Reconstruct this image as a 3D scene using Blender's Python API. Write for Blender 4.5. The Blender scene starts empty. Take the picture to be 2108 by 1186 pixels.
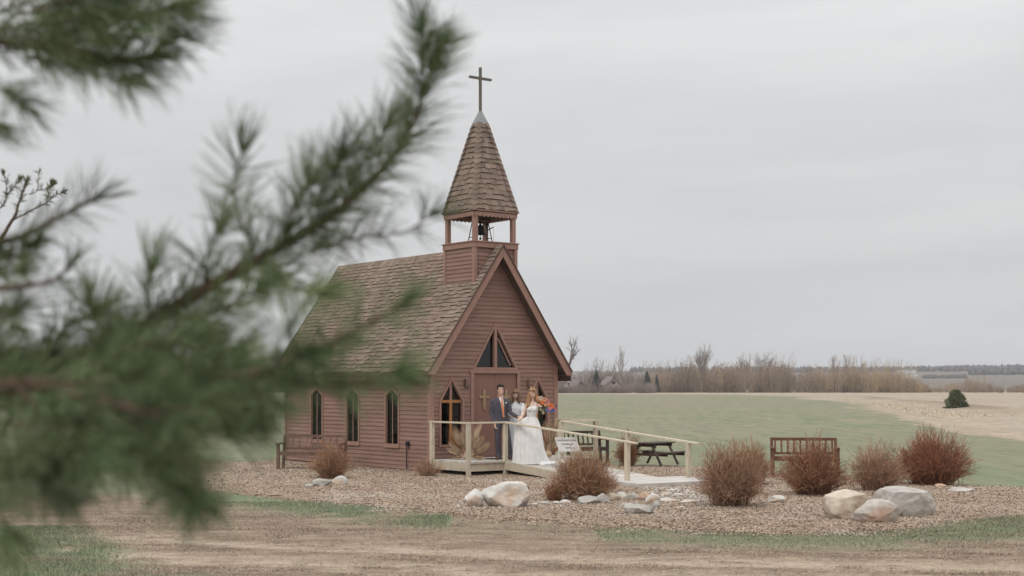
import bpy, bmesh, math, random
import numpy as np
from mathutils import Vector, Matrix, noise as mnoise
from mathutils.geometry import tessellate_polygon
R = math.radians
random.seed(7); rs = np.random.RandomState(7)
scene = bpy.context.scene
col = scene.collection

# ------------------------------------------------------------------ camera
F = 2928.0; CX = 1054.0; HY = 795.0; CAMZ = 2.1
cam_data = bpy.data.cameras.new("camera"); cam = bpy.data.objects.new("camera", cam_data); col.objects.link(cam)
cam.location = (0, 0, CAMZ); cam.rotation_euler = (R(90), 0, 0)
cam_data.sensor_width = 36; cam_data.lens = 50
cam_data.shift_y = (HY - 593) / 2108
cam_data.clip_start = 0.05; cam_data.clip_end = 20000
cam_data.dof.use_dof = True; cam_data.dof.focus_distance = 34.0; cam_data.dof.aperture_fstop = 2.8
scene.camera = cam
scene.view_settings.view_transform = 'Standard'; scene.view_settings.look = 'None'
scene.view_settings.exposure = 0.06; scene.view_settings.gamma = 1.0
try: scene.cycles.use_denoising = True
except Exception: pass

# ------------------------------------------------------------------ world: overcast sky
SUN_EL, SUN_AZ = 52, 215
w = bpy.data.worlds.new("World"); scene.world = w; w.use_nodes = True
nt = w.node_tree; N = nt.nodes; L = nt.links
bg = N['Background']; bg.inputs['Strength'].default_value = 0.1
sky = N.new('ShaderNodeTexSky'); sky.sky_type = 'NISHITA'; sky.sun_disc = False
sky.sun_elevation = R(SUN_EL); sky.sun_rotation = R(SUN_AZ)
tc = N.new('ShaderNodeTexCoord')
sep = N.new('ShaderNodeSeparateXYZ'); L.new(tc.outputs['Generated'], sep.inputs[0])
def wmath(op, a, b=None):
    n = N.new('ShaderNodeMath'); n.operation = op
    for i, v in enumerate((a, b)):
        if v is None: continue
        if isinstance(v, (int, float)): n.inputs[i].default_value = v
        else: L.new(v, n.inputs[i])
    return n.outputs[0]
zc = wmath('MAXIMUM', sep.outputs[2], 0.0)
mp = N.new('ShaderNodeMapping'); L.new(tc.outputs['Generated'], mp.inputs[0]); mp.inputs['Scale'].default_value = (1.3, 1.3, 11)
nz = N.new('ShaderNodeTexNoise'); L.new(mp.outputs[0], nz.inputs[0]); nz.inputs['Scale'].default_value = 1.6; nz.inputs['Detail'].default_value = 5; nz.inputs['Roughness'].default_value = .5
mp2 = N.new('ShaderNodeMapping'); L.new(tc.outputs['Generated'], mp2.inputs[0]); mp2.inputs['Scale'].default_value = (1.0, 1.0, 3.4); mp2.inputs['Location'].default_value = (3.1, 1, 0)
nz2 = N.new('ShaderNodeTexNoise'); L.new(mp2.outputs[0], nz2.inputs[0]); nz2.inputs['Scale'].default_value = 2.3; nz2.inputs['Detail'].default_value = 6; nz2.inputs['Roughness'].default_value = .55; nz2.inputs['Distortion'].default_value = .4
# luminance: darker near the horizon, much brighter at the zenith; cloud banding
grad = wmath('ADD', 5.85, wmath('MULTIPLY', wmath('POWER', zc, 1.6), 13.5))
band = wmath('ADD', wmath('MULTIPLY', wmath('SUBTRACT', nz.outputs[0], .5), .32), wmath('MULTIPLY', wmath('SUBTRACT', nz2.outputs[0], .5), .50))
lowb = wmath('MULTIPLY', wmath('POWER', wmath('SUBTRACT', 1.0, zc), 22.0), .07)
fac = wmath('ADD', 1.0, wmath('ADD', band, lowb))
lum = wmath('MULTIPLY', grad, fac)
tint = N.new('ShaderNodeMix'); tint.data_type = 'RGBA'
L.new(nz.outputs[0], tint.inputs[0]); tint.inputs[6].default_value = (.972, .990, 1.012, 1); tint.inputs[7].default_value = (1.0, .995, .985, 1)
vm = N.new('ShaderNodeVectorMath'); vm.operation = 'SCALE'; L.new(tint.outputs[2], vm.inputs[0]); L.new(lum, vm.inputs['Scale'])
mixw = N.new('ShaderNodeMix'); mixw.data_type = 'RGBA'; mixw.inputs[0].default_value = .98
L.new(sky.outputs[0], mixw.inputs[6]); L.new(vm.outputs[0], mixw.inputs[7]); L.new(mixw.outputs[2], bg.inputs['Color'])

sd = bpy.data.lights.new("sun", 'SUN'); sd.energy = 0.8; sd.angle = R(22); sd.color = (1, .94, .85)
so = bpy.data.objects.new("sun", sd); col.objects.link(so)
# light travels from behind-left of the camera
_az = R(SUN_AZ); _el = R(SUN_EL)
sdir = Vector((math.sin(_az) * math.cos(_el), math.cos(_az) * math.cos(_el), math.sin(_el)))
so.rotation_euler = sdir.to_track_quat('Z', 'Y').to_euler(); so.location = (0, 0, 30)

# ------------------------------------------------------------------ helpers
def P(px, py, Y): return Vector(((px - CX) / F * Y, Y, CAMZ - (py - HY) / F * Y))
def G(px, py):
    Y = CAMZ * F / (py - HY); return Vector(((px - CX) / F * Y, Y, 0))

def tag(o, label=None, cat=None, group=None, kind=None):
    if label: o['label'] = label
    if cat: o['category'] = cat
    if group: o['group'] = group
    if kind: o['kind'] = kind
    return o
def empty(name, loc=(0, 0, 0), rz=0, parent=None):
    o = bpy.data.objects.new(name, None); col.objects.link(o); o.location = loc; o.rotation_euler = (0, 0, rz)
    o.empty_display_size = .2
    if parent: o.parent = parent
    return o
def link(name, me, mat, parent=None, smooth=False):
    me.materials.append(mat)
    if smooth: me.polygons.foreach_set('use_smooth', [True] * len(me.polygons))
    o = bpy.data.objects.new(name, me); col.objects.link(o)
    if parent: o.parent = parent
    return o
def mesh(name, verts, faces, mat, parent=None, smooth=False, tone=None):
    me = bpy.data.meshes.new(name)
    me.from_pydata([tuple(v) for v in verts], [], [tuple(f) for f in faces]); me.validate(); me.update()
    if tone is not None and len(tone) == len(me.polygons):
        a = me.attributes.new('tone', 'FLOAT', 'FACE'); a.data.foreach_set('value', np.asarray(tone, np.float32))
    return link(name, me, mat, parent, smooth)
def npmesh(name, V, Fc, mat, parent=None, smooth=False, tone=None):
    """V (n,3), Fc (m,k) all faces of k corners"""
    V = np.asarray(V, np.float32); Fc = np.asarray(Fc, np.int32); k = Fc.shape[1]
    me = bpy.data.meshes.new(name)
    me.vertices.add(len(V)); me.vertices.foreach_set('co', V.ravel())
    me.loops.add(Fc.size); me.loops.foreach_set('vertex_index', Fc.ravel())
    me.polygons.add(len(Fc)); me.polygons.foreach_set('loop_start', np.arange(0, Fc.size, k, dtype=np.int32))
    me.update(calc_edges=True)
    if tone is not None:
        a = me.attributes.new('tone', 'FLOAT', 'FACE'); a.data.foreach_set('value', np.asarray(tone, np.float32))
    return link(name, me, mat, parent, smooth)

class MB:
    def __init__(s): s.v = []; s.f = []; s.t = []
    def add(s, vs, fs, tone=0.5):
        b = len(s.v); s.v += [Vector(v) for v in vs]
        for f in fs: s.f.append([b + i for i in f]); s.t.append(tone)
    def box(s, a, b, tone=.5, M=None):
        x0, y0, z0 = a; x1, y1, z1 = b
        vs = [Vector(p) for p in ((x0,y0,z0),(x1,y0,z0),(x1,y1,z0),(x0,y1,z0),(x0,y0,z1),(x1,y0,z1),(x1,y1,z1),(x0,y1,z1))]
        if M is not None: vs = [M @ v for v in vs]
        s.add(vs, [(3,2,1,0),(4,5,6,7),(0,1,5,4),(1,2,6,5),(2,3,7,6),(3,0,4,7)], tone)
    def bar(s, p, q, w, h, up=(0, 0, 1), tone=.5):
        p = Vector(p); q = Vector(q); d = (q - p).normalized(); up = Vector(up)
        sd_ = d.cross(up).normalized(); u = sd_.cross(d).normalized()
        vs = []
        for c in (p, q):
            for a, b in ((-1,-1),(1,-1),(1,1),(-1,1)): vs.append(c + sd_ * (a * w / 2) + u * (b * h / 2))
        s.add(vs, [(3,2,1,0),(4,5,6,7),(0,1,5,4),(1,2,6,5),(2,3,7,6),(3,0,4,7)], tone)
    def tube(s, pts, rad, n=8, tone=.5, flat=None):
        pts = [Vector(p) for p in pts]; rings = []
        ref = None
        for i, p in enumerate(pts):
            d = (pts[min(i + 1, len(pts) - 1)] - pts[max(i - 1, 0)]).normalized()
            if ref is None: ref = d.orthogonal().normalized() if flat is None else Vector(flat)
            a = (ref - d * ref.dot(d)).normalized(); b = d.cross(a).normalized(); ref = a
            r = rad[i] if isinstance(rad[i], tuple) else (rad[i], rad[i])
            rings.append([p + a * (math.cos(t) * r[0]) + b * (math.sin(t) * r[1]) for t in [2 * math.pi * j / n for j in range(n)]])
        vs = [v for r_ in rings for v in r_]
        fs = []
        for i in range(len(pts) - 1):
            for j in range(n): fs.append((i*n+j, i*n+(j+1)%n, (i+1)*n+(j+1)%n, (i+1)*n+j))
        fs.append(tuple(range(n - 1, -1, -1))); fs.append(tuple(range((len(pts)-1)*n, len(pts)*n)))
        s.add(vs, fs, tone)
    def rings(s, rr, n=20, tone=.5):
        """horizontal rings: (cx, cy, z, rx, ry[, fn]) closed with caps"""
        vs = []
        for r_ in rr:
            cx_, cy_, z, rx, ry = r_[:5]; fn = r_[5] if len(r_) > 5 else None
            for j in range(n):
                t = 2 * math.pi * j / n; k = fn(t) if fn else 1
                vs.append((cx_ + math.cos(t) * rx * k, cy_ + math.sin(t) * ry * k, z))
        fs = []
        m = len(rr)
        for i in range(m - 1):
            for j in range(n): fs.append((i*n+j, i*n+(j+1)%n, (i+1)*n+(j+1)%n, (i+1)*n+j))
        fs.append(tuple(range(n - 1, -1, -1))); fs.append(tuple(range((m-1)*n, m*n)))
        s.add(vs, fs, tone)
    def ball(s, c, r, n=10, tone=.5):
        c = Vector(c); r = r if isinstance(r, tuple) else (r, r, r)
        rr = []
        m = max(4, n // 2 + 1)
        for i in range(1, m):
            a = -math.pi / 2 + math.pi * i / m
            rr.append((c.x, c.y, c.z + r[2] * math.sin(a), r[0] * math.cos(a), r[1] * math.cos(a)))
        rr = [(c.x, c.y, c.z - r[2], r[0] * .05, r[1] * .05)] + rr + [(c.x, c.y, c.z + r[2], r[0] * .05, r[1] * .05)]
        s.rings(rr, n, tone)
    def build(s, name, mat, parent=None, smooth=False, bevel=0):
        o = mesh(name, s.v, s.f, mat, parent, smooth, s.t)
        if bevel:
            m = o.modifiers.new('bevel', 'BEVEL'); m.width = bevel; m.segments = 2; m.limit_method = 'ANGLE'
        return o
def fuse(mb, name, mat, parent, voxel=.012, smooth_it=4, xf=None):
    """join overlapping closed shapes into one continuous skin"""
    me = bpy.data.meshes.new(name); me.from_pydata([tuple(v) for v in mb.v], [], mb.f); me.update()
    bm = bmesh.new(); bm.from_mesh(me); bmesh.ops.recalc_face_normals(bm, faces=bm.faces[:]); bm.to_mesh(me); bm.free()
    o = bpy.data.objects.new(name, me); col.objects.link(o)
    m = o.modifiers.new('r', 'REMESH'); m.mode = 'VOXEL'; m.voxel_size = voxel
    m2 = o.modifiers.new('s', 'SMOOTH'); m2.factor = .5; m2.iterations = smooth_it
    dg = bpy.context.evaluated_depsgraph_get(); dg.update()
    me2 = bpy.data.meshes.new_from_object(o.evaluated_get(dg))
    bpy.data.objects.remove(o); bpy.data.meshes.remove(me)
    me2.name = name; me2.materials.clear()
    return link(name, me2, mat, parent, True)

def tubes_np(Pts, Rad, sides=3):
    """Pts (n,K,3), Rad (n,K) -> V,F of tapered tubes"""
    Pts = np.asarray(Pts, float); Rad = np.asarray(Rad, float); n, K, _ = Pts.shape
    T = np.zeros_like(Pts); T[:, 1:-1] = Pts[:, 2:] - Pts[:, :-2]; T[:, 0] = Pts[:, 1] - Pts[:, 0]; T[:, -1] = Pts[:, -1] - Pts[:, -2]
    T /= np.linalg.norm(T, axis=2, keepdims=True) + 1e-9
    ref = rs.normal(size=(n, 1, 3)); A = np.cross(T, ref); A /= np.linalg.norm(A, axis=2, keepdims=True) + 1e-9
    B = np.cross(T, A)
    ang = np.arange(sides) * 2 * np.pi / sides
    V = Pts[:, :, None] + Rad[:, :, None, None] * (A[:, :, None] * np.cos(ang)[None, None, :, None] + B[:, :, None] * np.sin(ang)[None, None, :, None])
    V = V.reshape(-1, 3)
    base = (np.arange(n) * K * sides)[:, None, None]; i = np.arange(K - 1)[None, :, None] * sides; j = np.arange(sides)[None, None]
    a = base + i + j; b = base + i + (j + 1) % sides
    Fc = np.stack([a, b, b + sides, a + sides], -1).reshape(-1, 4)
    return V, Fc

# ------------------------------------------------------------------ materials
def newmat(name):
    m = bpy.data.materials.new(name); m.use_nodes = True
    return m, m.node_tree.nodes, m.node_tree.links, m.node_tree.nodes['Principled BSDF']
def rgba(c): return (c[0], c[1], c[2], 1)
def mat(name, c1, c2=None, scale=3.0, rough=.8, detail=4, bump=0.0, bscale=40, stretch=None, tone=None, c3=None, spec=.3, lo=.35, hi=.65, s3=None):
    """c1/c2 mixed by noise; tone=(amount) multiplies by the per-face tone; c3 blended by a broader noise"""
    m, n, l, b = newmat(name)
    b.inputs['Roughness'].default_value = rough; b.inputs['Specular IOR Level'].default_value = spec
    t = n.new('ShaderNodeTexCoord'); src = t.outputs['Object']
    if stretch:
        mp_ = n.new('ShaderNodeMapping'); mp_.inputs['Scale'].default_value = stretch; l.new(src, mp_.inputs[0]); src = mp_.outputs[0]
    out = None
    def noise(sc, det=detail):
        z = n.new('ShaderNodeTexNoise'); z.inputs['Scale'].default_value = sc; z.inputs['Detail'].default_value = det; l.new(src, z.inputs[0]); return z.outputs[0]
    def ramp(f, a, b_):
        r_ = n.new('ShaderNodeMapRange'); r_.inputs[1].default_value = a; r_.inputs[2].default_value = b_; l.new(f, r_.inputs[0]); return r_.outputs[0]
    def mix(f, a, b_):
        x = n.new('ShaderNodeMix'); x.data_type = 'RGBA'
        if isinstance(f, float): x.inputs[0].default_value = f
        else: l.new(f, x.inputs[0])
        for i, v in ((6, a), (7, b_)):
            if isinstance(v, tuple): x.inputs[i].default_value = rgba(v)
            else: l.new(v, x.inputs[i])
        return x.outputs[2]
    out = c1
    if c2: out = mix(ramp(noise(scale), lo, hi), c1, c2)
    if c3: out = mix(ramp(noise(s3 or scale * .23), .5, .68), out, c3)
    if tone:
        at = n.new('ShaderNodeAttribute'); at.attribute_name = 'tone'
        r_ = n.new('ShaderNodeMapRange'); r_.inputs[3].default_value = 1 - tone; r_.inputs[4].default_value = 1 + tone; l.new(at.outputs['Fac'], r_.inputs[0])
        v = n.new('ShaderNodeVectorMath'); v.operation = 'SCALE'; l.new(r_.outputs[0], v.inputs['Scale'])
        if isinstance(out, tuple): v.inputs[0].default_value = out
        else: l.new(out, v.inputs[0])
        out = v.outputs[0]
    if isinstance(out, tuple): b.inputs['Base Color'].default_value = rgba(out)
    else: l.new(out, b.inputs['Base Color'])
    if bump:
        bm_ = n.new('ShaderNodeBump'); bm_.inputs['Strength'].default_value = min(1, bump * 10); bm_.inputs['Distance'].default_value = bump * .1 + .002
        l.new(noise(bscale), bm_.inputs['Height']); l.new(bm_.outputs[0], b.inputs['Normal'])
    return m

M = {}
M['siding'] = mat('painted_siding', (.262,.155,.123), (.225,.131,.103), 2.2, .62, tone=.07, bump=.02, bscale=60, stretch=(1,1,6), c3=(.285,.173,.140), s3=.7)
M['trim'] = mat('painted_trim', (.325,.190,.152), (.285,.165,.132), 5, .55, bump=.01, bscale=50)
M['door'] = mat('painted_door', (.235,.125,.098), (.215,.113,.088), 2, .5)
M['shingle'] = mat('asphalt_shingle', (.240,.182,.146), (.198,.148,.116), 2.5, .95, tone=.20, bump=.05, bscale=120, c3=(.250,.170,.138), s3=.9)
M['underlay'] = mat('roof_underlay', (.10,.065,.052), rough=.95)
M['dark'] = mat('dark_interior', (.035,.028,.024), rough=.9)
M['floorwood'] = mat('interior_floor', (.10,.07,.05), rough=.7)
M['iron'] = mat('black_iron', (.018,.018,.02), rough=.5)
M['lead'] = mat('grey_metal_flashing', (.27,.28,.29), (.22,.23,.24), 8, .5)
M['crossmetal'] = mat('weathered_cross', (.16,.145,.12), (.12,.11,.095), 9, .7)
M['crosswood'] = mat('tan_cross_wood', (.36,.25,.16), (.30,.20,.12), 6, .7, stretch=(6,6,1))
M['orangewood'] = mat('varnished_wood', (.42,.20,.075), (.34,.15,.055), 6, .45, stretch=(8,8,1))
M['lumber'] = mat('treated_lumber', (.54,.475,.375), (.43,.375,.29), 5, .8, stretch=(3,3,1), tone=.22, bump=.02, bscale=60, c3=(.50,.45,.33), s3=2)
M['deck'] = mat('deck_boards', (.52,.48,.43), (.42,.39,.35), 7, .85, tone=.20, bump=.02, bscale=50)
M['bench'] = mat('brown_bench_wood', (.185,.112,.086), (.125,.075,.058), 7, .7, tone=.3)
M['bench2'] = mat('reddish_bench_wood', (.15,.070,.042), (.105,.048,.03), 7, .7, tone=.3)
M['darkwood'] = mat('dark_stained_wood', (.095,.062,.048), (.060,.042,.034), 7, .7, tone=.3)
M['concrete'] = mat('pale_concrete', (.52,.495,.465), (.44,.415,.385), 3, .9, bump=.02, bscale=70)
M['white'] = mat('white_paint', (.72,.72,.70), (.62,.62,.60), 6, .6)
M['ink'] = mat('sign_ink', (.14,.10,.11), rough=.7)
M['bark'] = mat('pine_bark', (.15,.095,.07), (.085,.055,.042), 30, .95, bump=.05, bscale=90)
M['needle'] = mat('pine_needles', (.200,.240,.120), (.100,.148,.068), 6, .6, tone=.6, spec=.22)
M['needle2'] = mat('olive_needles', (.14,.15,.075), (.10,.115,.06), 9, .6, tone=.4)
def twigmat(name, a, b_): return mat(name, a, b_, 1.6, .85, tone=.5)
M['twig_red'] = twigmat('russet_twigs', (.38,.200,.115), (.265,.132,.075))
M['twig_brown'] = twigmat('brown_twigs', (.43,.255,.150), (.315,.180,.105))
M['twig_deep'] = twigmat('deep_red_twigs', (.37,.165,.095), (.26,.115,.068))
M['twig_pink'] = twigmat('dusty_twigs', (.44,.275,.18), (.33,.20,.13))
M['palm'] = mat('dried_palm', (.56,.43,.30), (.44,.31,.20), 9, .8, tone=.35)
M['palm2'] = mat('rust_palm', (.40,.20,.10), (.33,.16,.08), 9, .8, tone=.3)

def glassmat():
    m, n, l, b = newmat('tinted_window_glass')
    n.remove(b); out = n['Material Output']
    tr = n.new('ShaderNodeBsdfTransparent'); tr.inputs[0].default_value = (.06,.06,.062,1)
    gl = n.new('ShaderNodeBsdfGlossy'); gl.inputs['Roughness'].default_value = .03; gl.inputs[0].default_value = (.8,.8,.8,1)
    fr = n.new('ShaderNodeValue'); fr.outputs[0].default_value = .06
    mx = n.new('ShaderNodeMixShader'); l.new(fr.outputs[0], mx.inputs[0]); l.new(tr.outputs[0], mx.inputs[1]); l.new(gl.outputs[0], mx.inputs[2])
    l.new(mx.outputs[0], out.inputs[0]); return m
M['glass'] = glassmat()

def rockmat(name, c1, c2, c3, s=5):
    return mat(name, c1, c2, s, .95, detail=12, bump=.25, bscale=9, c3=c3, s3=1.9, spec=.1)

# ------------------------------------------------------------------ ground
def vnoise(X, Y, s, seed=0, oct=4):
    """cheap value noise in numpy"""
    out = np.zeros_like(X, float); amp = 1; tot = 0
    for o in range(oct):
        x = X / s * 2 ** o + 37.1 * seed + 11 * o; y = Y / s * 2 ** o + 17.3 * seed + 5 * o
        xi = np.floor(x).astype(np.int64); yi = np.floor(y).astype(np.int64); fx = x - xi; fy = y - yi
        fx = fx * fx * (3 - 2 * fx); fy = fy * fy * (3 - 2 * fy)
        def h(a, b): 
            v = np.sin(a * 127.1 + b * 311.7 + seed * 74.7) * 43758.5453; return v - np.floor(v)
        v = (h(xi, yi) * (1-fx) + h(xi+1, yi) * fx) * (1-fy) + (h(xi, yi+1) * (1-fx) + h(xi+1, yi+1) * fx) * fy
        out += v * amp; tot += amp; amp *= .5
    return out / tot
def sstep(a, b, x): t = np.clip((x - a) / (b - a), 0, 1); return t * t * (3 - 2 * t)
def inpoly(X, Y, poly):
    ins = np.zeros(X.shape, bool); n = len(poly)
    for i in range(n):
        x0, y0 = poly[i]; x1, y1 = poly[(i + 1) % n]
        if y0 == y1: continue
        c = ((y0 > Y) != (y1 > Y)) & (X < (x1 - x0) * (Y - y0) / (y1 - y0) + x0); ins ^= c
    return ins
def pdist(X, Y, poly, closed=True):
    d = np.full(X.shape, 1e9); n = len(poly)
    for i in range(n if closed else n - 1):
        x0, y0 = poly[i]; x1, y1 = poly[(i + 1) % n]; dx, dy = x1 - x0, y1 - y0
        t = np.clip(((X - x0) * dx + (Y - y0) * dy) / (dx * dx + dy * dy + 1e-9), 0, 1)
        d = np.minimum(d, np.hypot(X - x0 - t * dx, Y - y0 - t * dy))
    return d
bed_px = [(300,968),(330,958),(420,951),(560,948),(700,946),(900,948),(1100,954),(1200,958),(1300,958),(1430,960),(1560,968),(1700,980),(1880,992),(2020,1000),(2108,1003),(2400,1012),
          (2480,1040),(2300,1052),(2108,1062),(2000,1072),(1900,1084),(1750,1095),(1600,1096),(1400,1090),(1200,1078),(1000,1064),(880,1053),(700,1034),(520,1018),(380,1000)]
BED = [tuple(G(x, y)[:2]) for x, y in bed_px]
def beddist(X, Y):
    d = pdist(X, Y, BED); return np.where(inpoly(X, Y, BED), d, -d)
def gz0(X, Y):
    k = (1 - sstep(18, 26, np.abs(X))) * (1 - sstep(40, 50, Y)) * sstep(5, 12, Y); return (vnoise(X, Y, 2.5, 1) - .5) * .05 * k - .02
def bedheight(X, Y):
    d = beddist(X, Y); return gz0(X, Y) + .005 + sstep(0, .9, d) * (.020 + .035 * vnoise(X, Y, 2.2, 3))

FIELD_px = [(1150,811.5),(1500,812),(1640,816),(1760,834),(1900,868),(1990,893),(2108,906),(2700,918)]
FE = [tuple(G(x, y)[:2]) for x, y in FIELD_px]
FIELD = [(-420, 385)] + [(-40, 372)] + FE + [(60, 36), (420, 60), (420, 520), (-420, 520)]

def green_mask(X, Y):
    """where living grass grows near the drive (metres)"""
    d = beddist(X, Y)
    n1 = vnoise(X, Y, 1.3, 5); n2 = vnoise(X, Y, .35, 6)
    g = np.zeros_like(X)
    side = np.where(X < -1.0, 1.0, np.where(X < 1.2, .12, .75)) 
    strip = sstep(-2.6, -.9, d) * (1 - sstep(-.15, .1, d)) * side
    g = np.maximum(g, strip * sstep(.34, .62, n1 * .5 + n2 * .5 + .08))
    # corner right
    g = np.maximum(g, sstep(5.0, 7.5, X) * sstep(-2.2, -.6, d) * (d < .2) * .85 * sstep(.30, .6, n1 * .5 + n2 * .5 + .1))
    # bottom-left lawn corner, boundary runs obliquely
    line = -3.9 + (Y - 15.7) * -.42
    g = np.maximum(g, (Y < 21.5) * sstep(.5, -.9, X - line + (n1 - .5) * 1.6) * sstep(.25, .5, n2 * .5 + n1 * .5 + .05))
    # behind the bed: the lawn
    behind = (d < 0) & (Y > 27)
    g = np.maximum(g, behind * sstep(26.5, 29.0, Y + (n1 - .5) * 2))
    return g
def track_mask(X, Y):
    n1 = vnoise(X, Y * 2.2, 1.7, 9); n2 = vnoise(X, Y * 3, .5, 10)
    t = np.zeros_like(X)
    for pts, wd in (([(170,1101),(430,1112),(760,1126),(1200,1147),(1700,1158),(2300,1168)], .38),
                    ([(-200,1118),(150,1130),(420,1148),(760,1160),(1100,1182),(1500,1192)], .45),
                    ([(700,1196),(1400,1186),(2200,1192)], .5)):
        ln = [tuple(G(x, y)[:2]) for x, y in pts]
        t = np.maximum(t, 1 - sstep(wd * .5, wd * 1.7, pdist(X, Y, ln, False) + (n1 - .5) * .8))
    t *= sstep(.30, .62, n2 * .6 + n1 * .4) * .85
    return t
def ground_mat():
    m, n, l, b = newmat('ground_cover'); b.inputs['Roughness'].default_value = 1; b.inputs['Specular IOR Level'].default_value = .1
    t = n.new('ShaderNodeTexCoord'); o = t.outputs['Object']
    def noise(sc, det=5, st=None, rough=.6):
        z = n.new('ShaderNodeTexNoise'); z.inputs['Scale'].default_value = sc; z.inputs['Detail'].default_value = det; z.inputs['Roughness'].default_value = rough
        if st:
            mm = n.new('ShaderNodeMapping'); mm.inputs['Scale'].default_value = st; l.new(o, mm.inputs[0]); l.new(mm.outputs[0], z.inputs[0])
        else: l.new(o, z.inputs[0])
        return z.outputs[0]
    def ramp(f, a, b_, c=0, d=1):
        r_ = n.new('ShaderNodeMapRange'); r_.inputs[1].default_value = a; r_.inputs[2].default_value = b_; r_.inputs[3].default_value = c; r_.inputs[4].default_value = d; l.new(f, r_.inputs[0]); return r_.outputs[0]
    def mix(f, a, b_):
        x = n.new('ShaderNodeMix'); x.data_type = 'RGBA'; l.new(f, x.inputs[0])
        for i, v in ((6, a), (7, b_)):
            if isinstance(v, tuple): x.inputs[i].default_value = rgba(v)
            else: l.new(v, x.inputs[i])
        return x.outputs[2]
    def attr(nm):
        a = n.new('ShaderNodeAttribute'); a.attribute_name = nm; return a.outputs['Fac']
    fine = ramp(noise(9, 8, (1, 2.0, 1), .75), .35, .65); med = ramp(noise(1.1, 6, (1, 2.2, 1)), .36, .64); broad = ramp(noise(.12, 5), .4, .6)
    streak = ramp(noise(1.0, 9, (.9, 2.4, 1), .78), .40, .60); thatch = mix(fine, (.095,.068,.048), (.225,.168,.124)); thatch = mix(streak, thatch, mix(fine, (.215,.160,.117), (.38,.30,.226)))
    soil = mix(fine, (.31,.25,.188), (.475,.395,.305))
    lawn = mix(fine, (.122,.158,.090), (.195,.225,.140)); 
    lawn2 = mix(ramp(noise(.34, 9, (1, .22, 1), .78), .40, .60), lawn, (.265,.238,.165)); 
    lawn2 = mix(ramp(noise(.06, 6, (1, .25, 1)), .42, .60), lawn2, (.240,.215,.155)); lawn2 = mix(ramp(noise(1.3, 9, (1, .16, 1), .85), .47, .62, 0, .7), lawn2, (.088,.108,.062)); lawn2 = mix(ramp(noise(2.2, 9, (1, .13, 1), .85), .48, .62, 0, .8), lawn2, (.26,.235,.168)); lawn2 = mix(ramp(noise(.9, 7, (1, .14, 1), .7), .62, .74, 0, .8), lawn2, (.36,.31,.235))
    c = mix(attr('track'), thatch, soil); c = mix(attr('green'), c, lawn); c = mix(attr('lawn'), c, lawn2)
    fcol = mix(ramp(noise(.5, 9, (1, .18, 1), .75), .38, .62), (.415,.345,.265), (.285,.230,.172)); fcol = mix(ramp(noise(.07, 6, (1, .3, 1)), .45, .62), fcol, (.37,.315,.25)); fcol = mix(ramp(noise(2.5, 6, (1, .2, 1), .8), .48, .62, 0, .75), fcol, (.22,.175,.13)); fcol = mix(ramp(noise(1.5, 8, (1, .15, 1), .85), .52, .66, 0, .7), fcol, (.50,.43,.34))
    brk = n.new('ShaderNodeMath'); brk.operation = 'ADD'; l.new(attr('field'), brk.inputs[0]); l.new(ramp(noise(.7, 8, (1, .2, 1), .75), .3, .7, -.42, .42), brk.inputs[1]); fm = ramp(brk.outputs[0], .42, .58)
    c = mix(fm, c, fcol); c = mix(attr('berm'), c, (.21,.155,.115))
    l.new(c, b.inputs['Base Color'])
    bm_ = n.new('ShaderNodeBump'); bm_.inputs['Strength'].default_value = .5; bm_.inputs['Distance'].default_value = .03; l.new(noise(11, 6), bm_.inputs['Height']); l.new(bm_.outputs[0], b.inputs['Normal'])
    return m
def axis(a, b, step, far_lo, far_hi):
    near = np.arange(a, b + step / 2, step)
    lo = [a]; s = step
    while lo[-1] > far_lo: s *= 1.35; lo.append(lo[-1] - s)
    hi = [near[-1]]; s = step
    while hi[-1] < far_hi: s *= 1.35; hi.append(hi[-1] + s)
    return np.array(lo[:0:-1] + list(near) + hi[1:])
def lawn_mix(Y): return .62 + .36 * sstep(34, 90, Y)
xs = axis(-10, 10, .12, -6000, 6000); ys = axis(14.5, 30, .10, -6000, 7000)
GX, GY = np.meshgrid(xs, ys)
gz = gz0(GX, GY) - .035 * track_mask(GX, GY) * (GY < 25)
gz = gz - sstep(60, 200, GY) * .0
gv = np.stack([GX, GY, gz], -1).reshape(-1, 3); ny, nx = GX.shape
ii = (np.arange(ny - 1)[:, None] * nx + np.arange(nx - 1)[None]).ravel()
gf = np.stack([ii, ii + 1, ii + nx + 1, ii + nx], -1)
ground = npmesh('ground', gv, gf, ground_mat(), smooth=True)
for nm, arr in (('green', green_mask(GX, GY)), ('track', track_mask(GX, GY) * (GY < 24)), ('lawn', ((beddist(GX, GY) < 0) & (GY > 28)).astype(float) * lawn_mix(GY))):
    a = ground.data.attributes.new(nm, 'FLOAT', 'POINT'); a.data.foreach_set('value', arr.astype(np.float32).ravel())
tag(ground, 'brown thatch, mown lawn and worn wheel tracks around the bed', 'ground', kind='structure')

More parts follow.
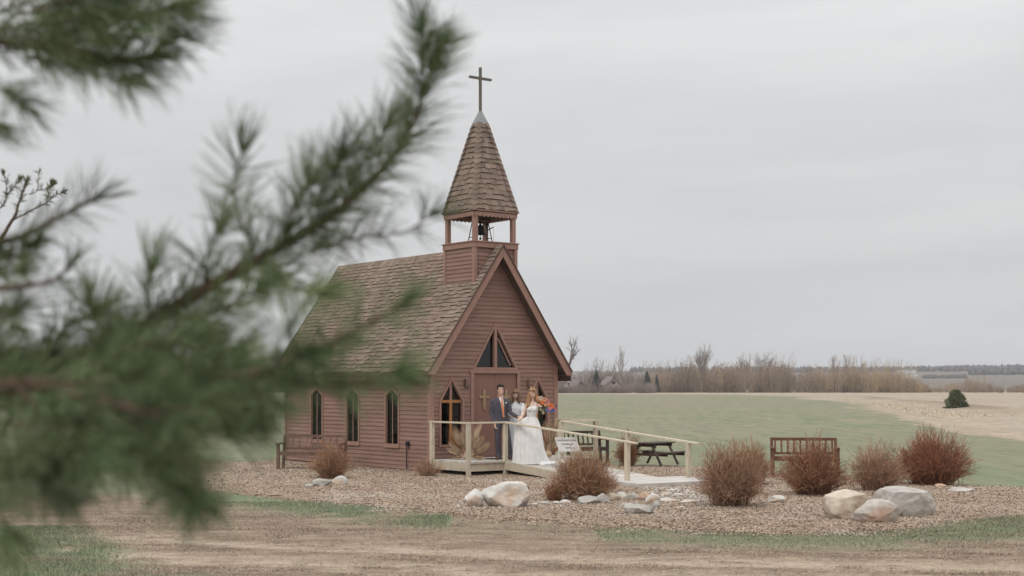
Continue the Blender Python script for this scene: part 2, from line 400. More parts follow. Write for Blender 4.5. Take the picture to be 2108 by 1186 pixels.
# mulch bed
bx = np.arange(-12, 16, .12); by = np.arange(19.5, 42, .12)
BX, BY = np.meshgrid(bx, by); BD = beddist(BX, BY) + (vnoise(BX, BY, .5, 12) - .5) * .9
ins = BD > 0; hz = bedheight(BX, BY)
ny, nx = BX.shape; q = (np.arange(ny - 1)[:, None] * nx + np.arange(nx - 1)[None])
keep = (ins[:-1, :-1] & ins[1:, :-1] & ins[:-1, 1:] & ins[1:, 1:]).ravel(); q = q.ravel()[keep]
bf = np.stack([q, q + 1, q + nx + 1, q + nx], -1)
used, inv = np.unique(bf.ravel(), return_inverse=True)
bv = np.stack([BX, BY, hz - .0], -1).reshape(-1, 3)[used]
M['mulch'] = mat('wood_mulch', (.355,.275,.210), (.265,.195,.145), 14, 1, detail=8, bump=.08, bscale=25, c3=(.36,.29,.23), s3=.45)
bed = npmesh('mulch_bed', bv, inv.reshape(-1, 4), M['mulch'], smooth=True); tag(bed, 'bed of pale wood mulch around the chapel', 'mulch bed', kind='structure')
# chips
def chips(name, n, region, size, mt, hfun, seed=1, flat=.35):
    r_ = np.random.RandomState(seed); C = region(r_, n); n = len(C)
    z = hfun(C[:, 0], C[:, 1]) + .006
    C = np.column_stack([C, z]); a = r_.rand(n) * np.pi; ln = size * (.5 + r_.rand(n)); wd = ln * (.25 + .35 * r_.rand(n))
    ux = np.stack([np.cos(a), np.sin(a), r_.normal(size=n) * flat], -1); uy = np.stack([-np.sin(a), np.cos(a), r_.normal(size=n) * flat], -1)
    V = np.stack([C - ux*ln[:,None] - uy*wd[:,None], C + ux*ln[:,None] - uy*wd[:,None], C + ux*ln[:,None]*.8 + uy*wd[:,None], C - ux*ln[:,None]*.9 + uy*wd[:,None]], 1).reshape(-1, 3)
    return npmesh(name, V, np.arange(4 * n).reshape(-1, 4), mt, tone=r_.rand(n))
def bed_region(r_, n):
    # more chips near the camera
    x = r_.uniform(-11, 14, n * 3); y = 20 + (r_.rand(n * 3) ** 1.5) * 21
    k = beddist(x, y) > -.10 - .75 * r_.rand(len(x)) ** 3 + (vnoise(x, y, .5, 12) - .5) * .5; return np.column_stack([x, y])[k][:n]
M['chip'] = mat('mulch_chips', (.405,.308,.228), (.270,.190,.136), 1.6, .95, tone=.50, c3=(.42,.355,.295), s3=.5)
tag(chips('mulch_chips', 200000, bed_region, .0150, M['chip'], bedheight, 3, flat=.25), 'loose wood chips covering the bed', 'mulch', kind='stuff')

# grass blades, near drive
def blades(name, n, region, h, mt, seed, lean=.5, wd=.004):
    r_ = np.random.RandomState(seed); C = region(r_, n); n = len(C)
    base = np.column_stack([C, np.full(n, -.02)]); a = r_.rand(n) * 2 * np.pi; hh = h * (.5 + r_.rand(n))
    d = np.stack([np.cos(a) * lean * hh, np.sin(a) * lean * hh, hh], -1) * (1 + 0 * a[:, None]); s = np.stack([-np.sin(a), np.cos(a), 0 * a], -1) * wd
    V = np.stack([base - s, base + s, base + d], 1).reshape(-1, 3)
    return npmesh(name, V, np.arange(3 * n).reshape(-1, 3), mt, tone=r_.rand(n))
M['blade'] = mat('green_grass', (.175,.215,.125), (.24,.255,.16), 2, .7, tone=.35)
M['deadblade'] = mat('dead_grass', (.36,.28,.21), (.22,.16,.12), 2, .9, tone=.5)
M['straw'] = mat('tall_straw', (.60,.50,.385), (.46,.38,.29), .2, .95, tone=.25, c3=(.52,.44,.34), s3=.03)
def green_region(r_, n):
    x = r_.uniform(-9, 10.5, n * 9); y = r_.uniform(15.3, 26, n * 9); g = green_mask(x, y); k = r_.rand(len(x)) < g * g; return np.column_stack([x, y])[k][:n]
def dead_region(r_, n):
    x = r_.uniform(-9, 10.5, n * 3); y = 15.3 + 11 * r_.rand(n * 3) ** 1.4
    g = vnoise(x, y * 2, .8, 21) * (1 - track_mask(x, y)) * (beddist(x, y) < .15); k = r_.rand(len(x)) < sstep(.40, .75, g) * .8 + .05 * (g > 0); return np.column_stack([x, y])[k][:n]
tag(blades('grass', 90000, green_region, .032, M['blade'], 4), 'short green grass beside the drive', 'grass', kind='stuff')
tag(blades('dead_grass', 110000, dead_region, .024, M['deadblade'], 5, lean=1.8, wd=.0035), 'flattened brown dead grass between drive and bed', 'grass', kind='stuff')

def litter_region(r_, n):
    x = r_.uniform(-9, 11, n * 2); y = 15.2 + 9.5 * r_.rand(n * 2) ** 1.3; k = (beddist(x, y) < .1) & (r_.rand(n * 2) < (sstep(.35, .75, vnoise(x * .5, y * 2, .8, 33)) * .9 + .08) * (1 - .75 * track_mask(x, y))); return np.column_stack([x, y])[k][:n]
M['litter'] = mat('drive_litter', (.42,.345,.27), (.20,.145,.105), .9, .95, tone=.55)
zl = lambda x, y: gz0(x, y) - .035 * track_mask(x, y)
tag(chips('drive_litter', 45000, litter_region, .011, M['litter'], zl, 13, flat=.12), 'straw bits and small gravel lying on the drive', 'gravel', kind='stuff')
# dry field
fx = np.concatenate([np.arange(-420, 0, 6), np.arange(0, 160, 1.2), np.arange(160, 421, 6)]); fy = np.concatenate([np.arange(36, 150, .8), np.arange(150, 521, 4)])
FX, FY = np.meshgrid(fx, fy); FD = pdist(FX, FY, FIELD); FD = np.where(inpoly(FX, FY, FIELD), FD, -FD)
WDT = np.clip(FY * .035, 1.0, 9)
fmask = sstep(-1, 1, (FD + (vnoise(FX, FY, 9, 15) - .5) * WDT) / WDT)
berm = np.exp(-((FD - 10 - (vnoise(FX, FY, 14, 18) - .5) * 5) / 2.2) ** 2) * sstep(100, 125, FY) * (1 - sstep(260, 310, FY)) * sstep(.28, .55, vnoise(FX, FY, 7, 17))
FH = sstep(-2, 30, FD) * .10 - .0175 + berm * .25 + sstep(0, 12, FD) * vnoise(FX, FY, 4, 16) * .10
keepv = FD > -WDT * 2.0; ny, nx = FX.shape; q = (np.arange(ny - 1)[:, None] * nx + np.arange(nx - 1)[None])
keep = (keepv[:-1, :-1] & keepv[1:, :-1] & keepv[:-1, 1:] & keepv[1:, 1:]).ravel(); q = q.ravel()[keep]; ff = np.stack([q, q + 1, q + nx + 1, q + nx], -1)
used, inv = np.unique(ff.ravel(), return_inverse=True)
fo = npmesh('dry_field', np.stack([FX, FY, FH], -1).reshape(-1, 3)[used], inv.reshape(-1, 4), ground.data.materials[0], smooth=True)
for nm, arr in (('green', np.ones_like(FX)), ('lawn', lawn_mix(FY)), ('field', fmask), ('berm', berm * .8)):
    at_ = fo.data.attributes.new(nm, 'FLOAT', 'POINT'); at_.data.foreach_set('value', arr.astype(np.float32).ravel()[used])
tag(fo, 'unmown field of dry tan grass beyond the lawn', 'field', kind='structure')
def field_region(r_, n):
    y = 60 + 360 * r_.rand(n * 8) ** 1.6; x = (r_.uniform(60, 1150, n * 8)) / F * y; k = inpoly(x, y, FIELD) & (pdist(x, y, FIELD) > 2) & (y > 95); return np.column_stack([x, y])[k][:n]
tag(blades('field_grass', 50000, field_region, .13, M['straw'], 8, lean=1.2, wd=.020), 'dry straw standing in the far field', 'grass', kind='stuff')

# distant terrain: low hills beyond the field
hx = np.linspace(-2600, 2600, 131); hy = np.linspace(700, 3200, 40)
HX, HYY = np.meshgrid(hx, hy)
prof = sstep(700, 1900, HYY) * (19 + 7 * vnoise(HX, HYY, 700, 31) + 6 * sstep(300, 900, HX)) - .5
M['hill'] = mat('far_fields', (.165,.130,.100), (.125,.105,.088), .004, 1, c3=(.10,.095,.090), s3=.0022)
q = (np.arange(39)[:, None] * 131 + np.arange(130)[None]).ravel()
tag(npmesh('hills', np.stack([HX, HYY, prof], -1).reshape(-1, 3), np.stack([q, q + 1, q + 132, q + 131], -1), M['hill'], smooth=True), 'low far hills on the horizon', 'hills', kind='structure')

# ------------------------------------------------------------------ chapel
ANG = math.atan2(.6045, .7966); C0 = Vector((-1.962, 34.2, 0))
chapel = empty('chapel', C0, ANG)
tag(chapel, 'small brown wooden chapel with steep shingled roof, belfry and cross', 'chapel')
WD, LN = 3.89, 7.30
SL = 1.418; RIDGE = 5.58; EH = .257     # roof slope, ridge top, side overhang
def W2(u, v, z=0):  # chapel coords (v outward) -> world
    return C0 + Vector((.7966 * u + .6045 * v, .6045 * u - .7966 * v, z))
def siding(name, outer, holes, fr, parent, mt, course=.104, th=.018, z0=None):
    """fr(x,z,out)->3D.  outer/holes are lists of (x,z). Real lapped boards."""
    def base():
        bm = bmesh.new()
        for loop in [outer] + holes:
            vs = [bm.verts.new((x, 0, z)) for x, z in loop]
            for i in range(len(vs)): bm.edges.new((vs[i], vs[(i + 1) % len(vs)]))
        bmesh.ops.triangle_fill(bm, use_beauty=True, use_dissolve=False, edges=bm.edges[:], normal=(0, -1, 0)); return bm
    src = base(); V = []; Fc = []; TT = []; rt = random.Random(len(name) + int(outer[0][0] * 10))
    zmin = min(p[1] for p in outer); zmax = max(p[1] for p in outer); z = zmin if z0 is None else z0
    while z < zmax:
        bm = src.copy(); c = course
        bmesh.ops.bisect_plane(bm, geom=bm.verts[:] + bm.edges[:] + bm.faces[:], plane_co=(0, 0, z), plane_no=(0, 0, -1), clear_outer=True, dist=1e-5)
        if bm.faces: bmesh.ops.bisect_plane(bm, geom=bm.verts[:] + bm.edges[:] + bm.faces[:], plane_co=(0, 0, z + c), plane_no=(0, 0, 1), clear_outer=True, dist=1e-5)
        b = len(V); idx = {}
        for i, v in enumerate(bm.verts): idx[v] = b + i
        for v in bm.verts: V.append(fr(v.co.x, v.co.z, th * (1 - (v.co.z - z) / c) + .002))
        for f in bm.faces: Fc.append([idx[v] for v in f.verts])
        for e in bm.edges:
            a, d = e.verts
            if abs(a.co.z - z) < 1e-4 and abs(d.co.z - z) < 1e-4 and len(e.link_faces) == 1:
                k = len(V); V.append(fr(a.co.x, z, 0)); V.append(fr(d.co.x, z, 0)); Fc.append([idx[a], idx[d], k + 1, k])
        bm.free(); z += c; tv = rt.random(); TT += [tv] * (len(Fc) - len(TT))
    # flat inner sheet
    b = len(V)
    src.verts.ensure_lookup_table()
    for v in src.verts: V.append(fr(v.co.x, v.co.z, -.11))
    for f in src.faces: Fc.append([b + v.index for v in f.verts])
    src.free(); TT += [.5] * (len(Fc) - len(TT))
    return mesh(name, V, Fc, mt, parent, tone=TT)
def offset(poly, d):
    n = len(poly); out = []
    area = sum(poly[i][0] * poly[(i+1) % n][1] - poly[(i+1) % n][0] * poly[i][1] for i in range(n)); sg = 1 if area > 0 else -1
    for i in range(n):
        p0 = Vector(poly[i - 1]); p1 = Vector(poly[i]); p2 = Vector(poly[(i + 1) % n])
        a = (p1 - p0).normalized(); b = (p2 - p1).normalized()
        na = Vector((a.y, -a.x)) * sg; nb = Vector((b.y, -b.x)) * sg
        k = (na + nb); k = k / max(.25, (1 + na.dot(nb))); out.append(tuple(p1 + k * d))
    return out
def frame_ring(name, poly, wd, o0, o1, fr, parent, mt, inner=.0):
    A = offset(poly, wd); B = offset(poly, -inner) if inner else poly; n = len(poly); V = []; Fc = []
    for (pp, o) in ((A, o1), (B, o1), (B, o0), (A, o0)):
        for x, z in pp: V.append(fr(x, z, o))
    for k in range(4):
        for i in range(n):
            j = (i + 1) % n; Fc.append([k * n + i, k * n + j, ((k + 1) % 4) * n + j, ((k + 1) % 4) * n + i])
    return mesh(name, V, Fc, mt, parent)
def prism(mb, poly, o0, o1, fr, tone=.5):
    n = len(poly); vs = [fr(x, z, o0) for x, z in poly] + [fr(x, z, o1) for x, z in poly]
    fs = [tuple(range(n - 1, -1, -1)), tuple(range(n, 2 * n))] + [(i, (i+1) % n, n + (i+1) % n, n + i) for i in range(n)]
    mb.add(vs, fs, tone)
front = lambda x, z, o: (x, -o, z)
back = lambda x, z, o: (x, LN + o, z)
left = lambda x, z, o: (-o, x, z)         # x measured inward along the side wall
right = lambda x, z, o: (WD + o, x, z)
ZB = .05; WH = RIDGE - .16 - (WD / 2) * SL      # wall height at the eaves (underside of roof)
MID = WD / 2; PK = WH + MID * SL
gable = [(0, ZB), (WD, ZB), (WD, WH), (MID, PK), (0, WH)]
def lancet(x0, x1, zb, zs, zt): return [(x0, zb), (x1, zb), (x1, zs), ((x0 + x1) / 2, zt), (x0, zs)]
fw1 = lancet(.30, .925, .68, 1.73, 2.24); fw2 = lancet(WD - .925, WD - .30, .68, 1.73, 2.24)
gw = [(1.325, 2.565), (2.545, 2.565), (1.935, 3.60)]
door_o = [(1.27, .355), (2.61, .355), (2.61, 2.42), (1.27, 2.42)]
siding('wall', gable, [fw1, fw2, gw, door_o], front, chapel, M['siding'])
siding('wall', gable, [], back, chapel, M['siding'])
# side-window places from their columns in the photograph: distance s along the wall
def s_at(px):
    k = (px - CX) / F; return (-1.962 - k * 34.2) / (.6045 + k * .7966)
side_w = []
for a, b_ in ((821, 796), (739, 715), (664, 642)):
    s0, s1 = s_at(a), s_at(b_); side_w.append(lancet(s0, s1, .66, 1.86, 2.02))
sx = s_at(570); 
for wall_fr in (left, right):
    siding('wall', [(0, ZB), (LN, ZB), (LN, WH), (0, WH)], side_w, wall_fr, chapel, M['siding'])
# window trims and panes
def window(poly, fr, parts=True, kind='side'):
    f = frame_ring('window', poly, .055, -.10, .034, fr, chapel, M['trim'])
    mb = MB(); prism(mb, poly, -.032 if kind == 'side' else -.066, -.028 if kind == 'side' else -.060, fr); mb.build('pane', M['glass'], f)
    if kind in ('front', 'side'):
        x0 = poly[0][0]; x1 = poly[1][0]; xm = (x0 + x1) / 2; zs = poly[2][1]; zt = poly[3][1]; zb = poly[0][1]
        mb = MB(); wv = .035 if kind == 'front' else .012
        def top(x): return zs + (zt - zs) * (1 - abs(x - xm) / (xm - x0))
        if kind == 'front':
            prism(mb, [(xm - wv, zb), (xm + wv, zb), (xm + wv, zs - .035), (xm - wv, zs - .035)], -.055, -.020, fr)
            prism(mb, [(x0, zs - .035), (x1, zs - .035), (x1, zs + .035), (x0, zs + .035)], -.055, -.018, fr)
            mb.build('muntin', M['orangewood'], f)
            mb = MB(); prism(mb, [(xm - wv, zs + .035), (xm + wv, zs + .035), (xm + wv, top(xm + wv)), (xm, zt), (xm - wv, top(xm - wv))], -.055, -.020, fr); mb.build('muntin', M['trim'], f)
        else:
            prism(mb, [(xm + .03 - wv, zb), (xm + .03 + wv, zb), (xm + .03 + wv, zs + .05), (xm + .03 - wv, zs + .05)], -.027, -.012, fr); mb.build('muntin', M['trim'], f)
            mb = MB(); prism(mb, [(x0 - .07, zb - .10), (x1 + .07, zb - .10), (x1 + .07, zb - .056), (x0 - .07, zb - .056)], .0, .05, fr); mb.build('sill', M['trim'], f)
    if kind == 'gable':
        mb = MB(); prism(mb, [(1.895, 2.565), (1.975, 2.565), (1.975, 3.53), (1.935, 3.59), (1.895, 3.53)], -.055, .030, fr); mb.build('mullion', M['trim'], f)
        mb = MB(); a = Vector((2.03, 3.30)); b2 = Vector((2.43, 2.62)); n_ = Vector((.86, .5)) * .018
        prism(mb, [tuple(a - n_), tuple(b2 - n_), tuple(b2 + n_), tuple(a + n_)], -.055, -.02, fr); mb.build('muntin', M['trim'], f)
    return f
window(fw1, front, kind='front'); window(fw2, front, kind='front'); window(gw, front, kind='gable')
for wp in side_w: window(wp, left); window(wp, right)
# doors
mb = MB()
prism(mb, [(1.18, .345), (1.27, .345), (1.27, 2.42), (1.18, 2.42)], 0, .036, front); prism(mb, [(2.61, .345), (2.70, .345), (2.70, 2.42), (2.61, 2.42)], 0, .036, front)
prism(mb, [(1.15, 2.42), (2.73, 2.42), (2.73, 2.505), (1.15, 2.505)], 0, .042, front); mb.build('door_frame', M['trim'], chapel)
for x0, x1 in ((1.272, 1.936), (1.944, 2.608)):
    mb = MB(); prism(mb, [(x0, .358), (x1, .358), (x1, 2.418), (x0, 2.418)], -.06, -.015, front); d_ = mb.build('door', M['door'], chapel)
    cxx = (x0 + x1) / 2; mb = MB()
    prism(mb, [(cxx - .035, 1.52), (cxx + .035, 1.52), (cxx + .035, 2.02), (cxx - .035, 2.02)], -.014, .016, front)
    prism(mb, [(cxx - .155, 1.80), (cxx - .036, 1.80), (cxx - .036, 1.865), (cxx - .155, 1.865)], -.014, .016, front)
    prism(mb, [(cxx + .036, 1.80), (cxx + .155, 1.80), (cxx + .155, 1.865), (cxx + .036, 1.865)], -.014, .016, front)
    mb.build('cross', M['crosswood'], d_)
    mb = MB(); hx_ = x1 - .06 if x0 < 1.5 else x0 + .06; mb.tube([(hx_, .015, 1.36), (hx_, -.05, 1.36), (hx_, -.05, 1.48), (hx_, .015, 1.48)], [.008]*4, 6); mb.build('handle', M['iron'], d_, True)
# corner boards, frieze line and L-shaped iron brackets beside the doors
for x0, x1 in ((-.028, .085), (WD - .085, WD + .028)): mb = MB(); prism(mb, [(x0, ZB), (x1, ZB), (x1, WH + .0), (x0, WH + .0)], .0, .034, front); mb.build('corner_board', M['trim'], chapel)
for x0, x1 in ((.0, .09), (LN - .09, LN)): 
    for fr_ in (left, right): mb = MB(); prism(mb, [(x0, ZB), (x1, ZB), (x1, WH), (x0, WH)], .0, .030, fr_); mb.build('corner_board', M['trim'], chapel)
for x in (.98, 2.93):
    mb = MB(); z0 = 2.08 if x < 2 else 2.07
    mb.box((x, -.09, z0), (x + .035, -.026, z0 + .20)); mb.box((x + .036, -.09, z0), (x + .15, -.026, z0 + .04)); mb.build('wall_bracket', M['bench'], chapel)
mb = MB(); prism(mb, [(.03, .02), (WD - .03, .02), (WD - .03, ZB), (.03, ZB)], -.12, -.01, front); prism(mb, [(.03, .02), (LN, .02), (LN, ZB), (.03, ZB)], -.12, -.01, left)
prism(mb, [(.03, .02), (LN, .02), (LN, ZB), (.03, ZB)], -.12, -.01, right); mb.build('foundation', M['underlay'], chapel)
mb = MB(); mb.box((.12, .12, .20), (WD - .12, LN - .12, .30)); mb.build('interior_floor', M['floorwood'], chapel)
mb = MB()
for k in range(5):
    yy = 1.6 + k * 1.0
    for x0 in (.25, 2.25):
        mb.box((x0, yy, .301), (x0 + 1.35, yy + .35, .72)); mb.box((x0, yy + .351, .301), (x0 + 1.35, yy + .40, 1.15))
mb.build('pew', M['floorwood'], chapel)
# power box and pipe on the side wall
mb = MB(); s_ = s_at(843); mb.box((-.09, s_ - .04, .62), (-.024, s_ + .05, .74)); mb.tube([(-.05, s_ + .06, .0), (-.05, s_ + .06, .60), (-.05, s_ + .03, .66)], [.012]*3, 6); mb.build('outlet_box', M['iron'], chapel)
# roof body
RF, RB = -.30, 7.61
def roofpanel(sgn):
    """solid slab, sgn -1 left side, +1 right side"""
    xe = MID + sgn * (MID + EH); ze = RIDGE - (MID + EH) * SL; th = .13
    mb = MB(); nrm = Vector((sgn * SL, 0, 1)).normalized()
    a = Vector((MID, RF, RIDGE)); b = Vector((xe, RF, ze)); off = Vector((0, 0, -th / math.cos(math.atan(SL))))
    vs = [a, b, b + off, a + off]; vs2 = [v + Vector((0, RB - RF, 0)) for v in vs]
    mb.add(vs + vs2, [(0,1,2,3),(7,6,5,4),(0,4,5,1),(1,5,6,2),(2,6,7,3),(3,7,4,0)])
    return mb
for sg in (-1, 1):
    o = roofpanel(sg).build('roof', M['underlay'], chapel)
    # shingles
    mb = MB(); r_ = random.Random(5 + sg); slope_len = math.hypot(MID + EH, (MID + EH) * SL); dn = Vector((sg, 0, -SL)).normalized(); nr = Vector((sg * SL, 0, 1)).normalized()
    ncr = 31; ex = slope_len / ncr; top = Vector((MID, 0, RIDGE)) + nr * .004
    for c in range(ncr):
        s0 = c * ex; y = RF - .01 + (-r_.random() * .2)
        while y < RB:
            wtab = r_.uniform(.10, .24); y1 = min(y + wtab, RB + .01); y0 = max(y, RF - .012)
            if y1 - y0 > .01:
                thick = r_.choice((.008, .010, .022, .024)); j = r_.uniform(-.006, .008)
                jag = 0 if r_.random() < .5 else -.028
                p0 = top + dn * s0; p1 = top + dn * (s0 + ex + j + .01 + jag)
                a0 = Vector((p0.x, y0, p0.z)); a1 = Vector((p0.x, y1, p0.z)); b0 = Vector((p1.x, y0, p1.z)); b1 = Vector((p1.x, y1, p1.z))
                mb.add([a0, a1, b1 + nr * thick, b0 + nr * thick, b0, b1], [(0,1,2,3) if sg > 0 else (3,2,1,0), (3,2,5,4), (0,3,4), (1,5,2)], r_.random() * (.8 if thick < .015 else 1.0) + (0 if thick < .015 else .05))
            y += wtab
    # starter shadow line
    mb.build('shingles', M['shingle'], o)
# ridge caps
mb = MB(); y = RF - .02; r_ = random.Random(3)
while y < RB:
    h = .012; t = r_.random()
    for sg in (-1, 1):
        a = Vector((MID, y, RIDGE + .030)); b = Vector((MID + sg * .15, y, RIDGE + .030 - .15 * SL)); 
        vs = [a, b, b + Vector((0, .22, -.014)), a + Vector((0, .22, -.014)), a - Vector((0,0,.02)), b - Vector((sg*.015,0,.012))]
        mb.add(vs, [(0,1,2,3) if sg < 0 else (3,2,1,0), (0,4,5,1)], t)
    y += .15
mb.build('ridge_cap', M['shingle'], chapel)
# rake boards (front and back), dark drip edge, soffit, eave fascia
mb = MB(); mb2 = MB()
for sg in (-1, 1):
    xe = MID + sg * (MID + EH); ze = RIDGE - (MID + EH) * SL; dz = Vector((0, 0, -.26)); 
    for yy, yo in ((RF, -.028), (RB, .028)):
        a = Vector((MID, yy, RIDGE - .02)); b = Vector((xe, yy, ze - .02))
        b2 = b + Vector((-sg * .10, 0, -.0)) 
        vs = [a, b, Vector((xe, yy, ze - .085)), Vector((xe - sg * .17, yy, ze - .085)), a + dz]; vs2 = [v + Vector((0, yo, 0)) for v in vs]
        mb = MB(); mb.add(vs + vs2, [(0,1,2,3,4) if yo > 0 else (4,3,2,1,0), (9,8,7,6,5) if yo > 0 else (5,6,7,8,9)] + [(i, (i+1) % 5, 5 + (i+1) % 5, 5 + i) for i in range(5)]); mb.build('rake_board', M['trim'], chapel)
        a2 = a + Vector((0, yo * 1.0, .002)); b3 = b + Vector((0, yo, .002))
        mb2.bar(a2 + Vector((0, yo * .4, .022)), b3 + Vector((0, yo * .4, .022)), .03, .032, up=(0, 0, 1))
    mb2.box((min(xe, xe + sg * .02), RF + .01, ze - .09), (max(xe, xe + sg * .02), RB - .01, ze - .004))
    x_in = MID + sg * MID; 
    mb2.box((min(x_in + sg * .03, xe - sg * .001), RF + .03, ze - .088), (max(x_in + sg * .03, xe - sg * .001), RB - .03, ze - .070))
mb2.build('drip_edge', M['underlay'], chapel)

# belfry
BW = .640; BY0 = 0.0; BY1 = BY0 + 2 * BW; bx0, bx1 = MID - BW, MID + BW
def zr(u): return RIDGE - abs(u - MID) * SL
CZ = 5.66
belfry = siding('belfry', [(0, zr(bx0) - .05), (2 * BW, zr(bx0) - .05), (2 * BW, CZ - .13), (0, CZ - .13)], [], lambda x, z, o: (bx0 - o, x, z), chapel, M['siding'], course=.10, z0=zr(bx0) - .05)
ff_ = [(bx0, zr(bx0) - .05), (MID, 5.45), (bx1, zr(bx1) - .05), (bx1, CZ - .13), (bx0, CZ - .13)]
siding('siding_face', [(bx0, zr(bx0) - .05), (bx1, zr(bx0) - .05), (bx1, CZ - .13), (bx0, CZ - .13)], [], lambda x, z, o: (x, BY0 + .02 - o, z), belfry, M['siding'], course=.10)
siding('siding_face', [(bx0, zr(bx0) - .05), (bx1, zr(bx0) - .05), (bx1, CZ - .13), (bx0, CZ - .13)], [], lambda x, z, o: (x, BY1 + o, z), belfry, M['siding'], course=.10)
siding('siding_face', [(0, zr(bx1) - .05), (2 * BW, zr(bx1) - .05), (2 * BW, CZ - .13), (0, CZ - .13)], [], lambda x, z, o: (bx1 + o, x, z), belfry, M['siding'], course=.10)
for xx in (bx0, bx1):
    for yy in (BY0, BY1):
        mb = MB(); sx_ = -1 if xx == bx0 else 1; sy_ = -1 if yy == BY0 else 1
        x0_, x1_ = sorted((xx + sx_ * .030, xx - sx_ * .06)); y0_, y1_ = sorted((yy + sy_ * .030, yy - sy_ * .06))
        mb.box((x0_, y0_, zr(bx0) - .045), (x1_, y1_, CZ - .131))
        mb.build('corner_board', M['trim'], belfry)
mb = MB(); mb.box((bx0 - .045, BY0 - .045, CZ - .13), (bx1 + .045, BY1 + .045, CZ)); mb.box((bx0 - .07, BY0 - .07, CZ + .001), (bx1 + .07, BY1 + .07, CZ + .028)); mb.build('cornice', M['trim'], belfry, bevel=.004)
mb = MB(); mb.box((bx0 + .6, BY0 + .2, CZ + .029), (bx0 + 1.1, BY0 + .55, CZ + .06)); mb.build('hatch', M['trim'], belfry)
EZ = 6.38
for xx in (bx0 + .02, bx1 - .09):
    for yy in (BY0 + .02, BY1 - .09):
        mb = MB(); mb.box((xx - .02, yy - .02, CZ + .029), (xx + .09, yy + .09, EZ + .02)); mb.build('post', M['trim'], belfry, bevel=.004)
# scalloped fringe + eave band
mb = MB(); ev = .025; e0 = EZ - .0
for (ax, a0, a1, fixed) in (('x', bx0 - ev, bx1 + ev, BY0 - ev), ('x', bx0 - ev, bx1 + ev, BY1 + ev), ('y', BY0 - ev, BY1 + ev, bx0 - ev), ('y', BY0 - ev, BY1 + ev, bx1 + ev)):
    n_ = 11; st = (a1 - a0) / n_
    for i in range(n_):
        c = a0 + (i + .5) * st; pr = [(c - st/2, e0 + .10)] + [(c + math.cos(t) * st / 2, e0 - .02 + math.sin(t) * .06 - .01) for t in [math.pi + math.pi * k / 6 for k in range(7)]] + [(c + st/2, e0 + .10)]
        sgn = -1 if fixed in (BY0 - ev, bx0 - ev) else 1
        if ax == 'x': fr_ = lambda x, z, o, f=fixed, s=sgn: (x, f + o * s, z)
        else: fr_ = lambda x, z, o, f=fixed, s=sgn: (f + o * s, x, z)
        prism(mb, pr, .0 - .02, .0, fr_)
fringe = mb.build('fringe_trim', M['trim'], belfry)
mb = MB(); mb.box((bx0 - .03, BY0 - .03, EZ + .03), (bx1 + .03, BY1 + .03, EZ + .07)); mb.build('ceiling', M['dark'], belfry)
# bell + frame
bcx, bcy = (bx0 + bx1) / 2, (BY0 + BY1) / 2
mb = MB(); zb_ = CZ + .26
prof_ = [(.155, 0), (.15, .015), (.118, .06), (.095, .12), (.088, .18), (.07, .225), (.03, .245)]
mb.rings([(bcx, bcy, zb_ + z, r, r) for r, z in prof_], 20); mb.tube([(bcx, bcy, zb_ + .24), (bcx, bcy, zb_ + .33)], [.03, .03], 8)
mb.tube([(bcx, bcy, zb_ + .02), (bcx, bcy, zb_ - .08)], [.008, .008], 6); mb.ball((bcx, bcy, zb_ - .10), .032); bell = mb.build('bell', M['iron'], belfry, True)
mb = MB()
for sx_ in (-1, 1):
    x = bcx + sx_ * .24
    for dy in (-.13, .13): mb.tube([(x + sx_ * .05, bcy + dy, CZ + .03), (x, bcy + dy * .15, zb_ + .30)], [.014, .012], 6)
    mb.tube([(x + sx_ * .03, bcy - .09, CZ + .18), (x + sx_ * .03, bcy + .09, CZ + .18)], [.009] * 2, 6)
mb.tube([(bcx - .26, bcy, zb_ + .30), (bcx + .26, bcy, zb_ + .30)], [.018] * 2, 8)
mb.tube([(bcx + .18, bcy, zb_ + .30), (bcx + .22, bcy, zb_ + .12), (bcx + .40, bcy - .02, zb_ + .22)], [.02, .018, .012], 6)
mb.tube([(bcx + .40, bcy - .02, zb_ + .22), (bcx + .41, bcy - .02, CZ + .03)], [.003, .003], 5)
mb.build('bell_frame', M['iron'], belfry, True)
